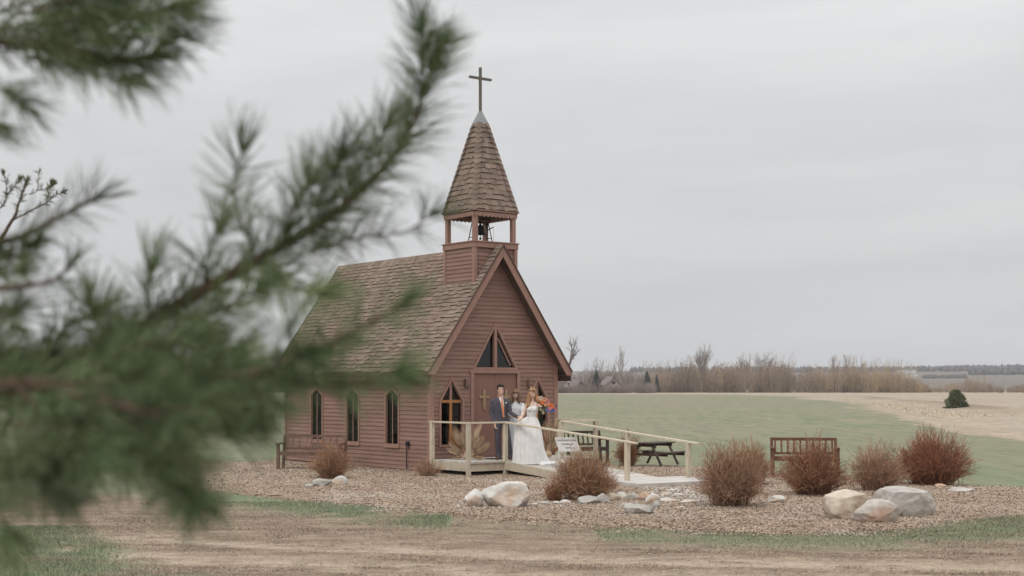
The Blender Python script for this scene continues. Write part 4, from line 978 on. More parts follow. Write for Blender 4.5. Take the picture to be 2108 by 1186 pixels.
def thicket(name, px0, px1, Y0, Y1, n, topf, mt, label, seed, rad=.06, spikes=.12):
    """a mass of leafless brush: overlapping rounded clumps of radiating stems with finer twigs"""
    r_ = np.random.RandomState(seed); nd = max(6, int((px1 - px0) / 3.2)); VS = []; FS = []; TS = []; off = 0; per = max(20, int(n / nd))
    for c in range(nd):
        px = r_.uniform(px0, px1); Yc = r_.uniform(Y0, Y1); Xc = (px - CX) / F * Yc; Ht = (CAMZ - (float(topf(px)) - HY) / F * Yc) * r_.uniform(.78, 1.10); Rm = max(1.2, Ht * r_.uniform(.38, .70))
        k = per; a = r_.rand(k) * 6.283; el = r_.rand(k) ** .55; tip = np.stack([np.cos(a) * el * Rm, np.sin(a) * el * Rm, Ht * np.sqrt(np.clip(1 - (el * .95) ** 2.6, .03, 1)) * r_.uniform(.6, 1.08, k)], -1)
        base = np.stack([np.cos(a) * el * Rm * .35 + r_.normal(size=k) * .3, np.sin(a) * el * Rm * .35, 0 * a], -1); t = np.linspace(0, 1, 4)[None, :, None]; ctl = base * .4 + tip * .6; ctl[:, 2] += Ht * .1
        Pt = (1-t)**2 * base[:, None] + 2*t*(1-t) * ctl[:, None] + t**2 * tip[:, None]; Pt[:, 1:] += r_.normal(size=(k, 3, 3)) * .12; Pt += np.array([Xc, Yc, 0])
        V1, F1 = tubes_np(Pt, rad * (1 - .7 * np.linspace(0, 1, 4))[None] * np.ones((k, 1)))
        tw = 7; m = k * tw; idx = np.repeat(np.arange(k), tw); tt = r_.uniform(.15, .98, m); sg_ = np.minimum((tt * 3).astype(int), 2); f = (tt * 3 - sg_)[:, None]
        st = Pt[idx, sg_] * (1-f) + Pt[idx, sg_+1] * f; d = r_.normal(size=(m, 3)) * np.array([.7, .6, .4]) + np.array([0, 0, .6]); d /= np.linalg.norm(d, axis=1, keepdims=True); ln = Ht * r_.uniform(.08, .22, m)
        V2, F2 = tubes_np(np.stack([st, st + d * ln[:, None] * .5 + r_.normal(size=(m, 3)) * .05, st + d * ln[:, None]], 1), np.array([[rad * .5, rad * .4, rad * .2]]) * np.ones((m, 1)))
        tc_ = r_.rand()
        VS += [V1, V2]; FS += [F1 + off, F2 + off + len(V1)]; off += len(V1) + len(V2); TS.append(np.clip(tc_ * .75 + .25 * np.concatenate([np.repeat(r_.rand(k), len(F1) // k), np.repeat(r_.rand(m), len(F2) // m)]), 0, 1))
    ns = int(n * spikes); px = r_.uniform(px0, px1, ns); px = px[vnoise(px, px * 0, 40, seed + 5) > .45]; ns = len(px); Y = r_.uniform(Y0, Y1, ns); H = np.maximum(1, CAMZ - (topf(px) - 28 * r_.rand(ns) ** 1.5 - HY) / F * Y); t = np.linspace(0, 1, 4); X = (px - CX) / F * Y
    if ns:
        Pt = np.stack([X[:, None] + r_.normal(size=(ns, 1)) * .08 * H[:, None] * t + r_.normal(size=(ns, 4)) * .1, Y[:, None] + 0 * t, H[:, None] * t], -1); V1, F1 = tubes_np(Pt, .05 * (1 - .6 * t)[None] * np.ones((ns, 1)))
        tw = 9; m = ns * tw; idx = np.repeat(np.arange(ns), tw); tt = r_.uniform(.4, .98, m); sg_ = np.minimum((tt * 3).astype(int), 2); f = (tt * 3 - sg_)[:, None]; st = Pt[idx, sg_] * (1-f) + Pt[idx, sg_+1] * f
        d = r_.normal(size=(m, 3)) * np.array([.5, .5, .2]) + np.array([0, 0, .8]); d /= np.linalg.norm(d, axis=1, keepdims=True); ln = H[idx] * r_.uniform(.06, .16, m); V2, F2 = tubes_np(np.stack([st, st + d * ln[:, None]], 1), np.array([[.025, .012]]) * np.ones((m, 1)))
        VS += [V1, V2]; FS += [F1 + off, F2 + off + len(V1)]; TS.append(np.full(len(F1) + len(F2), .6))
    o = npmesh(name, np.vstack(VS), np.vstack(FS), mt, tone=np.concatenate(TS)); tag(o, label, 'thicket', kind='stuff'); return o
ip = lambda xs_, ys_: (lambda x: np.interp(x, xs_, ys_))
thicket('thicket', 1330, 1905, 424, 445, 5200, ip([1330,1360,1400,1450,1520,1600,1700,1800,1860,1905],[780,766,758,753,751,753,757,760,765,788]), M['far_twig'], 'dense leafless brown thicket beyond the fields', 71, .075)
thicket('thicket', 1120, 1400, 446, 470, 2200, ip([1120,1200,1240,1300,1340,1400],[782,770,764,762,768,768]), M['far_twig2'], 'greyer woods behind the houses at the left of the thicket', 72, .075)
thicket('thicket', 1880, 2300, 430, 460, 1500, ip([1880,1960,1990,2030,2060,2100,2200,2300],[800,788,778,784,796,790,780,780]), M['far_twig'], 'low patchy brush behind the small evergreen', 73, .06)
thicket('thicket', -500, 1080, 430, 460, 5000, ip([-500,0,300,600,1080],[750,756,762,764,770]), M['far_twig2'], 'leafless woods far behind the chapel and pine', 74, .09)
thicket('thicket', 1130, 1345, 396, 403, 420, ip([1130,1200,1262,1300,1345],[785,788,794,786,782]), M['far_twig2'], 'sparse leafless brush in front of the far houses', 75, .05)
def band(name, n, Y0, Y1, px0, px1, h, mt, label, seed):
    r_ = np.random.RandomState(seed); Y = r_.uniform(Y0, Y1, n); X = (r_.uniform(px0, px1, n) - CX) / F * Y
    z0 = (19 + 6 * sstep(300, 900, X)) * sstep(700, 1900, Y) + 7 * vnoise(X, Y, 700, 31) * sstep(700, 1900, Y) - .5
    Hh = h * r_.uniform(.4, 1.1, n); t = np.array([0, .35, .7, 1.0]); Pt = np.stack([X[:, None] + 0 * t, Y[:, None] + 0 * t, z0[:, None] + Hh[:, None] * t], -1)
    V, Fc = tubes_np(Pt, (h * .38 * r_.uniform(.6, 1.2, n))[:, None] * np.array([.6, 1, .8, .15])[None], 6)
    tag(npmesh(name, V, Fc, mt, tone=np.repeat(r_.rand(n), len(Fc) // n)), label, 'woods', kind='stuff')
M['far_woods'] = mat('far_woods', (.085,.082,.082), (.115,.105,.10), .02, 1, tone=.35)
band('far_woods', 1800, 1850, 2150, 1400, 2600, 7, M['far_woods'], 'grey-blue line of woods along the far ridge', 81)
band('far_woods', 700, 1350, 1420, 1995, 2500, 6.5, M['far_woods'], 'dark shelter belt low on the far slope at the right', 82)
band('far_woods', 900, 1550, 1640, 1300, 2500, 6, M['far_woods'], 'broken row of woods halfway up the far slope', 84)
band('far_woods', 260, 1230, 1260, 1900, 1990, 3.0, M['far_woods'], 'sparse hedge on the far slope below the white barn', 83)

def evergreen(px, ybase, ytop, wpx, seed, label, Y=None, cat='tree', name='spruce_tree', mt=None, cone=True, n=2600):
    Y = Y or CAMZ * F / (ybase - HY); g = P(px, HY, Y); H = (CAMZ - (ytop - HY) / F * Y); W_ = wpx / F * Y / 2
    o = empty(name, (g.x, Y, 0)); tag(o, label, cat, 'evergreens in the distance'); r_ = np.random.RandomState(seed)
    V, Fc = tubes_np([[(0, 0, 0), (0, 0, H * .5), (0, 0, H * .93)]], [[H * .03, H * .02, H * .008]], 8); npmesh('trunk', V, Fc, M['bark'], o)
    t = r_.rand(n) ** .8; a = r_.rand(n) * 6.283
    rr = (1 - t) ** (.85 if cone else .5) * W_ * (1 + .22 * np.sin(a * 3 + t * 14) + .15 * np.sin(a * 7 + seed)) * (.35 + .65 * r_.rand(n) ** .4)
    c = np.stack([np.cos(a) * rr, np.sin(a) * rr, H * (.06 + .92 * t)], -1)
    d = np.stack([np.cos(a), np.sin(a), .2 + .9 * t], -1) + r_.normal(size=(n, 3)) * .35; d /= np.linalg.norm(d, axis=1, keepdims=True); ln = W_ * r_.uniform(.12, .32, n)
    V, Fc = tubes_np(np.stack([c - d * ln[:, None] * .4, c + d * ln[:, None] * .6], 1), np.stack([W_ * .05 * np.ones(n), W_ * .008 * np.ones(n)], 1))
    npmesh('crown', V, Fc, mt or M['needle2'], o, tone=np.repeat(r_.rand(n), len(Fc) // n)); return o
M['far_green'] = mat('far_spruce_green', (.095,.115,.085), (.07,.09,.068), .5, .9, tone=.4)
M['far_green'] = mat('far_spruce_green', (.095,.115,.085), (.07,.09,.068), .5, .9, tone=.4)
evergreen(1968, 843, 803, 46, 1, 'small round dark evergreen standing alone in the dry field', name='evergreen_bush', cat='evergreen', mt=M['needle2'], cone=False, n=2600)
evergreen(1228, 810, 763, 26, 2, 'tallest dark spruce between the two far houses', 405, mt=M['far_green'])
evergreen(1196, 812, 786, 18, 3, 'short dark evergreen right of the small white house', 412, mt=M['far_green'], cone=False)
evergreen(1206, 812, 792, 20, 4, 'low evergreen immediately left of the tallest spruce', 408, mt=M['far_green'], cone=False)
evergreen(1332, 812, 764, 24, 5, 'spruce standing in front of the thicket left end', 421, mt=M['far_green'])
evergreen(1352, 812, 770, 14, 6, 'narrow spruce just right of the one before the thicket', 423, mt=M['far_green'])
evergreen(1180, 812, 778, 10, 7, 'narrow evergreen behind the small white house', 440, mt=M['far_green'])
evergreen(1154, 812, 794, 22, 8, 'low dark evergreens beside the chapel corner', 425, mt=M['far_green'], cone=False)

def house(px, Y, wd, dp, hw, hr, rz, wallm, roofm, label, z=0, name='house', win=2):
    g = P(px, HY, Y); o = empty(name, (g.x, Y, z), R(rz)); tag(o, label, 'house' if name == 'house' else 'barn')
    mb = MB(); mb.add([(-wd/2,0,-1),(wd/2,0,-1),(wd/2,0,hw),(0,0,hr),(-wd/2,0,hw),(-wd/2,dp,-1),(wd/2,dp,-1),(wd/2,dp,hw),(0,dp,hr),(-wd/2,dp,hw)], [(0,1,2,3,4),(9,8,7,6,5),(0,5,6,1),(1,6,7,2),(4,9,5,0)]); mb.build('wall', wallm, o)
    mb = MB(); s = (hr - hw) / (wd / 2)
    for sg_ in (-1, 1):
        a = Vector((0, -.4, hr + .12)); b = Vector((sg_ * (wd / 2 + .4), -.4, hw - .4 * s + .12)); e = Vector((0, dp + .8, 0)); t_ = Vector((0, 0, .18))
        mb.add([a, b, b + e, a + e, a + t_, b + t_, b + e + t_, a + e + t_], [(0,1,2,3),(7,6,5,4),(0,4,5,1),(1,5,6,2),(2,6,7,3),(3,7,4,0)])
    mb.build('roof', roofm, o)
    for k in range(win):
        x = (k - (win - 1) / 2) * wd / max(1, win) ; mb = MB(); mb.box((x - .45, -.06, hw * .35), (x + .45, -.005, hw * .35 + 1.1)); mb.build('window', M['dark'], o)
    mb = MB(); mb.box((-.5, -.06, hw + .1), (.5, -.005, hw + 1.0)); mb.build('window', M['dark'], o)
M['housegrey'] = mat('far_house_siding', (.30,.255,.225), rough=.8); M['houseroof'] = mat('far_house_roof', (.19,.16,.155), rough=.9)
house(1263, 410, 4.0, 7, 2.6, 4.6, 12, M['housegrey'], M['houseroof'], 'grey gabled house half hidden in the far trees')
house(1171, 432, 3.4, 6, 2.2, 4.0, -30, M['white'], M['houseroof'], 'small white house at the treeline near the chapel corner')
house(1886, 1220, 12, 16, 4.5, 8, 55, M['white'], M['lead'], 'white barn on the far slope at the end of the thicket', z=7.6, name='barn', win=3)

# ------------------------------------------------------------------ people
def pmat(name, c, rough=.7, c2=None, sc=12, **k): return mat(name, c, c2 or tuple(x * .85 for x in c), sc, rough, **k)
M['skin'] = pmat('skin', (.62,.40,.30), .5, (.58,.36,.265)); M['skin2'] = pmat('fair_skin', (.70,.49,.39), .5, (.66,.45,.355))
M['suit'] = pmat('grey_blue_suit', (.085,.080,.100), .85, (.068,.064,.082), 30); M['shirt'] = pmat('white_shirt', (.70,.68,.67)); M['tie'] = pmat('orange_tie', (.72,.26,.10), .55)
M['shoe'] = pmat('brown_shoe_leather', (.17,.065,.035), .4); M['blackhair'] = pmat('black_hair', (.022,.017,.014), .6, (.04,.03,.024), 40, stretch=(1,1,.3)); M['brownhair'] = pmat('brown_hair', (.20,.115,.075), .55, (.12,.065,.04), 40, stretch=(1,1,.15))
M['blondehair'] = pmat('light_brown_hair', (.40,.235,.125), .55, (.25,.135,.07), 40, stretch=(1,1,.15)); M['gown'] = pmat('ivory_gown', (.74,.73,.72), .8, (.66,.65,.65), 8); M['blouse'] = pmat('pale_blue_dress', (.66,.70,.74), .8, (.74,.74,.75), 25)
M['lips'] = pmat('lips', (.42,.14,.12), .5); M['eye'] = pmat('dark_eye', (.04,.03,.03), .3); M['teeth'] = pmat('teeth', (.75,.72,.68), .4)
def xfm(mb, start, Mx):
    for i in range(start, len(mb.v)): mb.v[i] = Mx @ mb.v[i]
def headM(c, yaw, pitch=0, roll=0, s=1.0): return Matrix.Translation(c) @ Matrix.Rotation(R(yaw), 4, 'Z') @ Matrix.Rotation(R(roll), 4, 'Y') @ Matrix.Rotation(R(pitch), 4, 'X') @ Matrix.Scale(s, 4)
def add_head(mb, Mx):
    b = len(mb.v)
    mb.rings([(0,-.030,-.118,.022,.018),(0,-.030,-.108,.040,.038),(0,-.022,-.085,.054,.060),(0,-.012,-.055,.062,.076),(0,-.004,-.02,.069,.086),(0,0,.02,.073,.091),(0,.004,.055,.073,.092),(0,.006,.085,.062,.078),(0,.008,.105,.040,.052),(0,.01,.114,.012,.016)], 20)
    mb.tube([(0,-.080,.012),(0,-.094,-.010),(0,-.104,-.030),(0,-.088,-.040)], [.008,.010,.013,.010], 8)
    mb.ball((0,-.086,-.066), (.022,.010,.012)); mb.ball((0,-.074,-.10), (.020,.016,.014)); mb.ball((0,-.080,.026), (.05,.014,.010))
    for s in (-1, 1): mb.ball((s*.036,-.070,-.030), (.020,.018,.018)); mb.tube([(s*.070,.004,.016),(s*.080,.014,.014),(s*.078,.012,-.012),(s*.070,.002,-.024)], [.008,.010,.008,.006], 6)
    xfm(mb, b, Mx)
def face(parent, Mx, smile=False, closed=False):
    for s in (-1, 1):
        mb = MB(); mb.ball((s*.030,-.084,.006), (.013,.006,.0035 if closed else .006)); xfm(mb, 0, Mx); mb.build('eye', M['eye'], parent, True)
        mb = MB(); mb.tube([(s*.016,-.091,.026),(s*.032,-.090,.031),(s*.048,-.080,.026)], [.003,.004,.002], 6); xfm(mb, 0, Mx); mb.build('eyebrow', M['blackhair'] if smile else M['brownhair'], parent, True)
    mb = MB(); mb.tube([(-.028,-.080,-.058),(-.014,-.094,-.066),(0,-.098,-.068),(.014,-.094,-.066),(.028,-.080,-.058)], [(.003,.003),(.006,.006),(.007,.007),(.006,.006),(.003,.003)], 6); xfm(mb, 0, Mx); mb.build('mouth', M['teeth'] if smile else M['lips'], parent, True)
def add_hand(mb, wrist, dirn, palm_n, side, curl=.5, s=1.0):
    """wrist point, pointing direction, palm normal, thumb side vector"""
    d = Vector(dirn).normalized(); n = Vector(palm_n); n = (n - d * n.dot(d)).normalized(); t = d.cross(n).normalized() * side
    w_ = Vector(wrist)
    mb.tube([w_ - d*.02*s, w_ + d*.02*s, w_ + d*.06*s, w_ + d*.095*s], [(.022*s,.018*s),(.030*s,.017*s),(.040*s,.016*s),(.036*s,.012*s)], 10, flat=t)
    for k, (off, ln) in enumerate(((.028,.070),(.010,.080),(-.009,.074),(-.027,.058))):
        p = w_ + d*.085*s + t*off*s; pts = [p]; a = .15
        for seg in range(3):
            a += curl * (.55 + .12 * k); dd = d * math.cos(a) + n * math.sin(a); pts.append(pts[-1] + dd * ln * s * (.42, .33, .25)[seg])
        mb.tube(pts, [.0095*s,.009*s,.0082*s,.006*s], 8)
    p = w_ + d*.028*s + t*.026*s; mb.tube([p, p + (t*.8 + d*.7 + n*.3).normalized()*.032*s, p + (t*.8 + d*.7 + n*.3).normalized()*.032*s + (d + t*.2 + n*.5).normalized()*.030*s], [.012*s,.010*s,.007*s], 8)
def person(label, px, Y, z, s=1): 
    g = P(px, HY, Y); o = empty('person', (g.x, Y, z)); tag(o, label, 'person'); return o

# --- groom
gr = person('man in a grey-blue suit and orange tie standing smiling at the landing post', 1035, 34.0, DZ)
hM = headM((-.055, -.02, 1.665), 14, -2, 0, 1.02)
def limb_pts(a, b, c): return [Vector(a), (Vector(a)*.5 + Vector(b)*.5), Vector(b), (Vector(b)*.5 + Vector(c)*.5), Vector(c)]
RS, RE, RW = (-.235, .02, 1.405), (-.275, .02, 1.12), (-.185, -.08, .875)     # viewer-left arm
LS, LE, LW = (.125, -.02, 1.40), (.185, -.05, 1.125), (.355, -.17, 1.03)
HL, KL, AL = (-.13, .0, .92), (-.115, -.03, .50), (-.10, .03, .08)
HR, KR, AR = (.045, .0, .92), (.125, -.05, .50), (.190, .0, .08)
mb = MB(); add_head(mb, hM)
mb.tube([(-.055, .01, 1.58), (-.055, .01, 1.50), (-.055, .01, 1.40)], [.056, .060, .080], 12)
mb.rings([(-.04, .02, .84, .12, .09), (-.045, .02, .95, .14, .09), (-.05, .01, 1.1, .135, .085), (-.055, .01, 1.25, .155, .095), (-.055, .01, 1.38, .165, .085), (-.055, .01, 1.45, .08, .06)], 20)
for S, E, W in ((RS, RE, RW), (LS, LE, LW)): mb.tube(limb_pts(S, E, W), [.048, .042, .036, .032, .024], 10)
for S, E, W in ((HL, KL, AL), (HR, KR, AR)): mb.tube(limb_pts(S, E, W), [.075, .065, .05, .045, .033], 10)
add_hand(mb, RW, (.12, -.08, -1), (.6, -.8, 0), -1, .35); add_hand(mb, LW, (1, -.25, -.12), (0, .2, -1), 1, .5)
gb = fuse(mb, 'body', M['skin'], gr, .0065, 3); face(gr, hM, smile=True)
mb = MB()
mb.rings([(-.015, .02, .86, .195, .125), (-.025, .02, .95, .188, .122), (-.045, .01, 1.10, .170, .115), (-.055, .01, 1.25, .192, .125), (-.055, .01, 1.36, .200, .115), (-.055, .015, 1.43, .165, .095), (-.055, .02, 1.48, .085, .072), (-.055, .02, 1.505, .066, .062)], 28)
mb.tube(limb_pts(RS, RE, RW), [.072, .062, .055, .048, .043], 12); mb.tube(limb_pts(LS, LE, LW), [.070, .060, .053, .046, .040], 12)
mb.ball((-.22, .02, 1.40), (.07, .07, .065)); mb.ball((.11, -.01, 1.40), (.07, .07, .065))
jk = fuse(mb, 'jacket', M['suit'], gr, .008, 3)
mb = MB()
mb.rings([(-.04, .02, .80, .145, .10), (-.04, .02, .90, .155, .105), (-.035, .02, 1.0, .15, .10)], 24)
mb.tube(limb_pts(HL, KL, AL), [.098, .086, .072, .066, .062], 14); mb.tube(limb_pts(HR, KR, AR), [.096, .087, .074, .067, .063], 15)
mb.tube([(AL[0], AL[1]-.01, .13), (AL[0], AL[1]-.02, .045)], [.066, .078], 14); mb.tube([(AR[0], AR[1]-.01, .13), (AR[0]+.005, AR[1]-.02, .045)], [.066, .078], 14)
fuse(mb, 'trousers', M['suit'], gr, .008, 3)
for (x, y), a in (((AL[0], AL[1]), -.2), ((AR[0], AR[1]), .5)):
    mb = MB(); d = Vector((math.sin(a), -math.cos(a), 0)); c_ = Vector((x, y, 0)); b0 = len(mb.v)
    mb.tube([c_ - d*.07 + Vector((0,0,.035)), c_ + Vector((0,0,.042)), c_ + d*.08 + Vector((0,0,.035)), c_ + d*.17 + Vector((0,0,.026)), c_ + d*.215 + Vector((0,0,.02))], [(.036,.034),(.042,.042),(.046,.036),(.044,.026),(.022,.018)], 12, flat=(math.cos(a), math.sin(a), 0)); fuse(mb, 'shoe', M['shoe'], gr, .006, 2)
# shirt front, lapels and tie on the chest (body turned a little to the right)
def chest(x, z): # approx jacket surface y
    t = (x + .055) / .19; yy = .01 - .122 * math.sqrt(max(.05, 1 - t * t)); return yy * (1 if z > 1.0 else 1)
def patch(mb, pts2, off, th=.006, n=8):
    """thin curved strip following the chest: list of (z, x0, x1)"""
    vs = []; m = len(pts2)
    for layer in (0, 1):
        for z, x0, x1 in pts2:
            for j in range(n + 1):
                x = x0 + (x1 - x0) * j / n; ky = 1 if z < 1.40 else (1 - (z - 1.40) / .10 * .42)
                vs.append((x, (chest(x, z)) * ky - off - layer * th + (.0 if z < 1.4 else 0), z))
    fs = []; k = m * (n + 1)
    for i in range(m - 1):
        for j in range(n):
            a = i*(n+1)+j; fs += [(a, a+1, a+n+2, a+n+1), (k+a, k+a+n+1, k+a+n+2, k+a+1)]
    for i in range(m - 1):
        for j in (0, n):
            a = i*(n+1)+j; fs.append((a, a+n+1, k+a+n+1, k+a))
    for i in (0, m - 1):
        for j in range(n):
            a = i*(n+1)+j; fs.append((a, a+1, k+a+1, k+a))
    mb.add(vs, fs)
mb = MB(); patch(mb, [(1.05, .0, .02), (1.15, -.025, .035), (1.30, -.055, .04), (1.42, -.08, .02), (1.475, -.095, .0)], .002); mb.tube([(-.115, .0, 1.49), (-.05, -.065, 1.465), (.01, -.01, 1.50)], [.016, .018, .014], 8); mb.build('shirt', M['shirt'], gr, True)
mb = MB(); patch(mb, [(1.02, .012, .040), (1.08, -.008, .046), (1.25, -.018, .026), (1.40, -.035, -.005), (1.455, -.048, -.008)], .012); mb.ball((-.028, -.085, 1.455), (.022, .016, .022)); mb.build('tie', M['tie'], gr, True)
mb = MB()
patch(mb, [(1.06, -.020, .0), (1.2, -.060, -.020), (1.34, -.110, -.045), (1.42, -.120, -.070), (1.48, -.125, -.095)], .012, .008); patch(mb, [(1.06, .028, .048), (1.2, .034, .075), (1.34, .036, .10), (1.42, .020, .085), (1.48, -.002, .03)], .012, .008); mb.build('lapel', M['suit'], jk, True)
M['leaf'] = pmat('leaf_green', (.13,.20,.11), .6, (.09,.14,.07)); M['cream'] = pmat('cream_flower', (.66,.60,.50))
mb = MB(); mb.ball((.082, -.118, 1.36), (.022, .016, .022)); mb.build('boutonniere', M['cream'], gr, True)
# hair
mb = MB(); mb.rings([(0,.018,-.05,.060,.070),(0,.022,-.02,.074,.082),(0,.018,.03,.082,.096),(0,.012,.07,.084,.102),(0,.008,.10,.076,.092),(-.004,.006,.128,.054,.066),(-.006,.006,.143,.02,.03)], 18)
for k in range(16):
    a = math.pi * (k / 15) ; mb.ball((math.cos(a) * .070, -.018 - .048 * math.sin(a), .085 + .030 * math.sin(a)), (.022, .024, .022))
for s in (-1, 1): mb.ball((s * .074, -.012, .03), (.014, .024, .05))
for k in range(14):
    a_ = random.uniform(0, 6.28); q_ = random.uniform(.2, .9); mb.ball((math.cos(a_) * .075 * q_, .01 + math.sin(a_) * .085 * q_, .085 + .05 * (1 - q_ * q_) + random.uniform(-.004, .008)), (.024, .026, .018))
b = [v.copy() for v in mb.v]; xfm(mb, 0, hM)
# keep the face clear: hair sits behind the brow line
h_ = fuse(mb, 'hair', M['blackhair'], gr, .007, 2)
inv = hM.inverted()
bm = bmesh.new(); bm.from_mesh(h_.data); kill = []
for v in bm.verts:
    q = inv @ v.co
    if q.y < -.045 and q.z < .062: v.co = hM @ Vector((q.x * .8, -.040, q.z))
bm.to_mesh(h_.data); bm.free()

# --- woman between them
wo = person('woman in a pale blue dress between the couple, head bowed over the gown', 1062, 34.55, DZ)
hM = headM((-.01, -.075, 1.575), 8, 34, 0, .96)
mb = MB(); add_head(mb, hM)
mb.tube([(-.01, -.04, 1.50), (-.01, .0, 1.43), (-.01, .02, 1.35)], [.045, .046, .06], 12)
WS1, WE1, WW1 = (-.145, .0, 1.33), (-.165, -.09, 1.08), (.02, -.26, 1.00); WS2, WE2, WW2 = (.145, .0, 1.33), (.175, -.10, 1.09), (.10, -.27, 1.0)
mb.rings([(0, .03, .80, .15, .11), (0, .03, .92, .15, .11), (0, .02, 1.06, .11, .085), (0, .015, 1.22, .13, .095), (0, .015, 1.33, .14, .08), (0, .02, 1.38, .06, .05)], 20)
for S, E, W in ((WS1, WE1, WW1), (WS2, WE2, WW2)): mb.tube(limb_pts(S, E, W), [.038, .034, .030, .027, .020], 10)
for x in (-.08, .08): mb.tube([(x, .03, .85), (x, .0, .48), (x, .03, .06), (x, -.08, .03)], [.075, .05, .033, .03], 10)
add_hand(mb, WW1, (.8, -.6, -.1), (0, .2, -1), 1, .45, .9); add_hand(mb, WW2, (.3, -.9, -.2), (0, .2, -1), -1, .45, .9)
fuse(mb, 'body', M['skin2'], wo, .0065, 3); face(wo, hM, closed=True)
mb = MB(); mb.rings([(0, .03, 1.03, .128, .10), (0, .02, 1.10, .13, .10), (0, .015, 1.22, .152, .115), (0, .015, 1.31, .158, .10), (0, .02, 1.37, .11, .075), (0, .02, 1.395, .075, .06)], 24)
mb.tube(limb_pts(WS1, WE1, WW1)[:4], [.062, .058, .050, .042], 12); mb.tube(limb_pts(WS2, WE2, WW2)[:4], [.062, .058, .050, .042], 12); fuse(mb, 'blouse', M['blouse'], wo, .008, 3)
mb = MB(); pl = lambda t: 1 + .05 * math.sin(9 * t) + .03 * math.sin(14 * t + 1)
mb.rings([(0, .03, .03, .25, .22, pl), (0, .03, .30, .225, .20, pl), (0, .03, .60, .20, .17, pl), (0, .03, .85, .165, .135), (0, .03, 1.0, .13, .105), (0, .03, 1.07, .115, .09)], 48); mb.build('skirt', M['blouse'], wo, True)
mb = MB(); mb.rings([(0,.03,-.06,.060,.068),(0,.022,-.02,.076,.084),(0,.014,.03,.082,.098),(0,.010,.075,.080,.098),(0,.008,.105,.062,.078),(0,.01,.128,.03,.04)], 18)
for k in range(10): a = math.pi * k / 9; mb.ball((math.cos(a) * .068, -.02 - .05 * math.sin(a), .075 + .022 * math.sin(a)), (.02, .024, .02))
xfm(mb, 0, hM)
for x, y in ((-.085, -.055), (-.095, -.03), (.075, -.06), (.085, -.035), (-.06, .0), (.05, .0), (-.105, -.05), (.095, -.06)):
    mb.tube([(x * .8 - .01, y - .02, 1.60), (x - .01, y - .045, 1.50), (x * 1.08 - .01, y - .05, 1.40), (x * 1.1 - .01, y - .04, 1.33)], [.030, .027, .022, .010], 8)
fuse(mb, 'hair', M['brownhair'], wo, .007, 2)

# --- bride
RZB = rz_(VD + .6)
br = person('bride in a long ivory gown looking down, holding a bright bouquet', 1095, 33.3, RZB)
hM = headM((.018, -.03, 1.655), -32, 20, 0, .96)
mb = MB(); add_head(mb, hM)
mb.tube([(.015, .0, 1.57), (.01, .01, 1.50), (.005, .015, 1.42)], [.043, .044, .058], 12)
BS1, BE1, BW1 = (-.125, .01, 1.385), (-.185, -.02, 1.20), (-.235, -.10, 1.085); BS2, BE2, BW2 = (.140, .01, 1.385), (.275, -.04, 1.17), (.235, -.14, 1.29)
mb.rings([(0, .03, .85, .15, .11), (0, .03, .97, .14, .11), (-.005, .02, 1.10, .100, .08), (0, .015, 1.24, .118, .085), (.005, .012, 1.34, .128, .085), (.005, .015, 1.40, .125, .065), (.005, .015, 1.44, .06, .05)], 20)
mb.tube(limb_pts(BS1, BE1, BW1), [.037, .033, .030, .026, .020], 10); mb.tube(limb_pts(BS2, BE2, BW2), [.037, .033, .030, .026, .020], 10)
for x in (-.07, .08): mb.tube([(x, .03, .9), (x, .0, .5), (x, .03, .06), (x, -.08, .03)], [.08, .055, .035, .03], 10)
add_hand(mb, BW1, (-.55, -.5, -.5), (-.2, .5, -.8), -1, .5, .9); add_hand(mb, BW2, (-.2, -.55, .6), (-.3, -.7, -.5), -1, .9, .9)
fuse(mb, 'body', M['skin2'], br, .0065, 3); face(br, hM, closed=True)
mb = MB(); mb.rings([(-.01, .02, 1.04, .122, .098), (-.008, .02, 1.10, .112, .092), (-.003, .013, 1.20, .126, .100), (.002, .008, 1.27, .138, .110), (.004, .008, 1.31, .137, .108), (.004, .012, 1.335, .128, .095), (.004, .014, 1.345, .115, .085)], 32)
mb.ball((-.055, -.075, 1.265), (.058, .05, .055)); mb.ball((.058, -.078, 1.265), (.058, .05, .055))
for x, x2 in ((-.075, -.07), (.085, .075)): mb.tube([(x, -.075, 1.31), (x2 * 1.15, -.02, 1.43), (x2, .07, 1.36)], [.012, .012, .012], 6)
fuse(mb, 'bodice', M['gown'], br, .0065, 3)
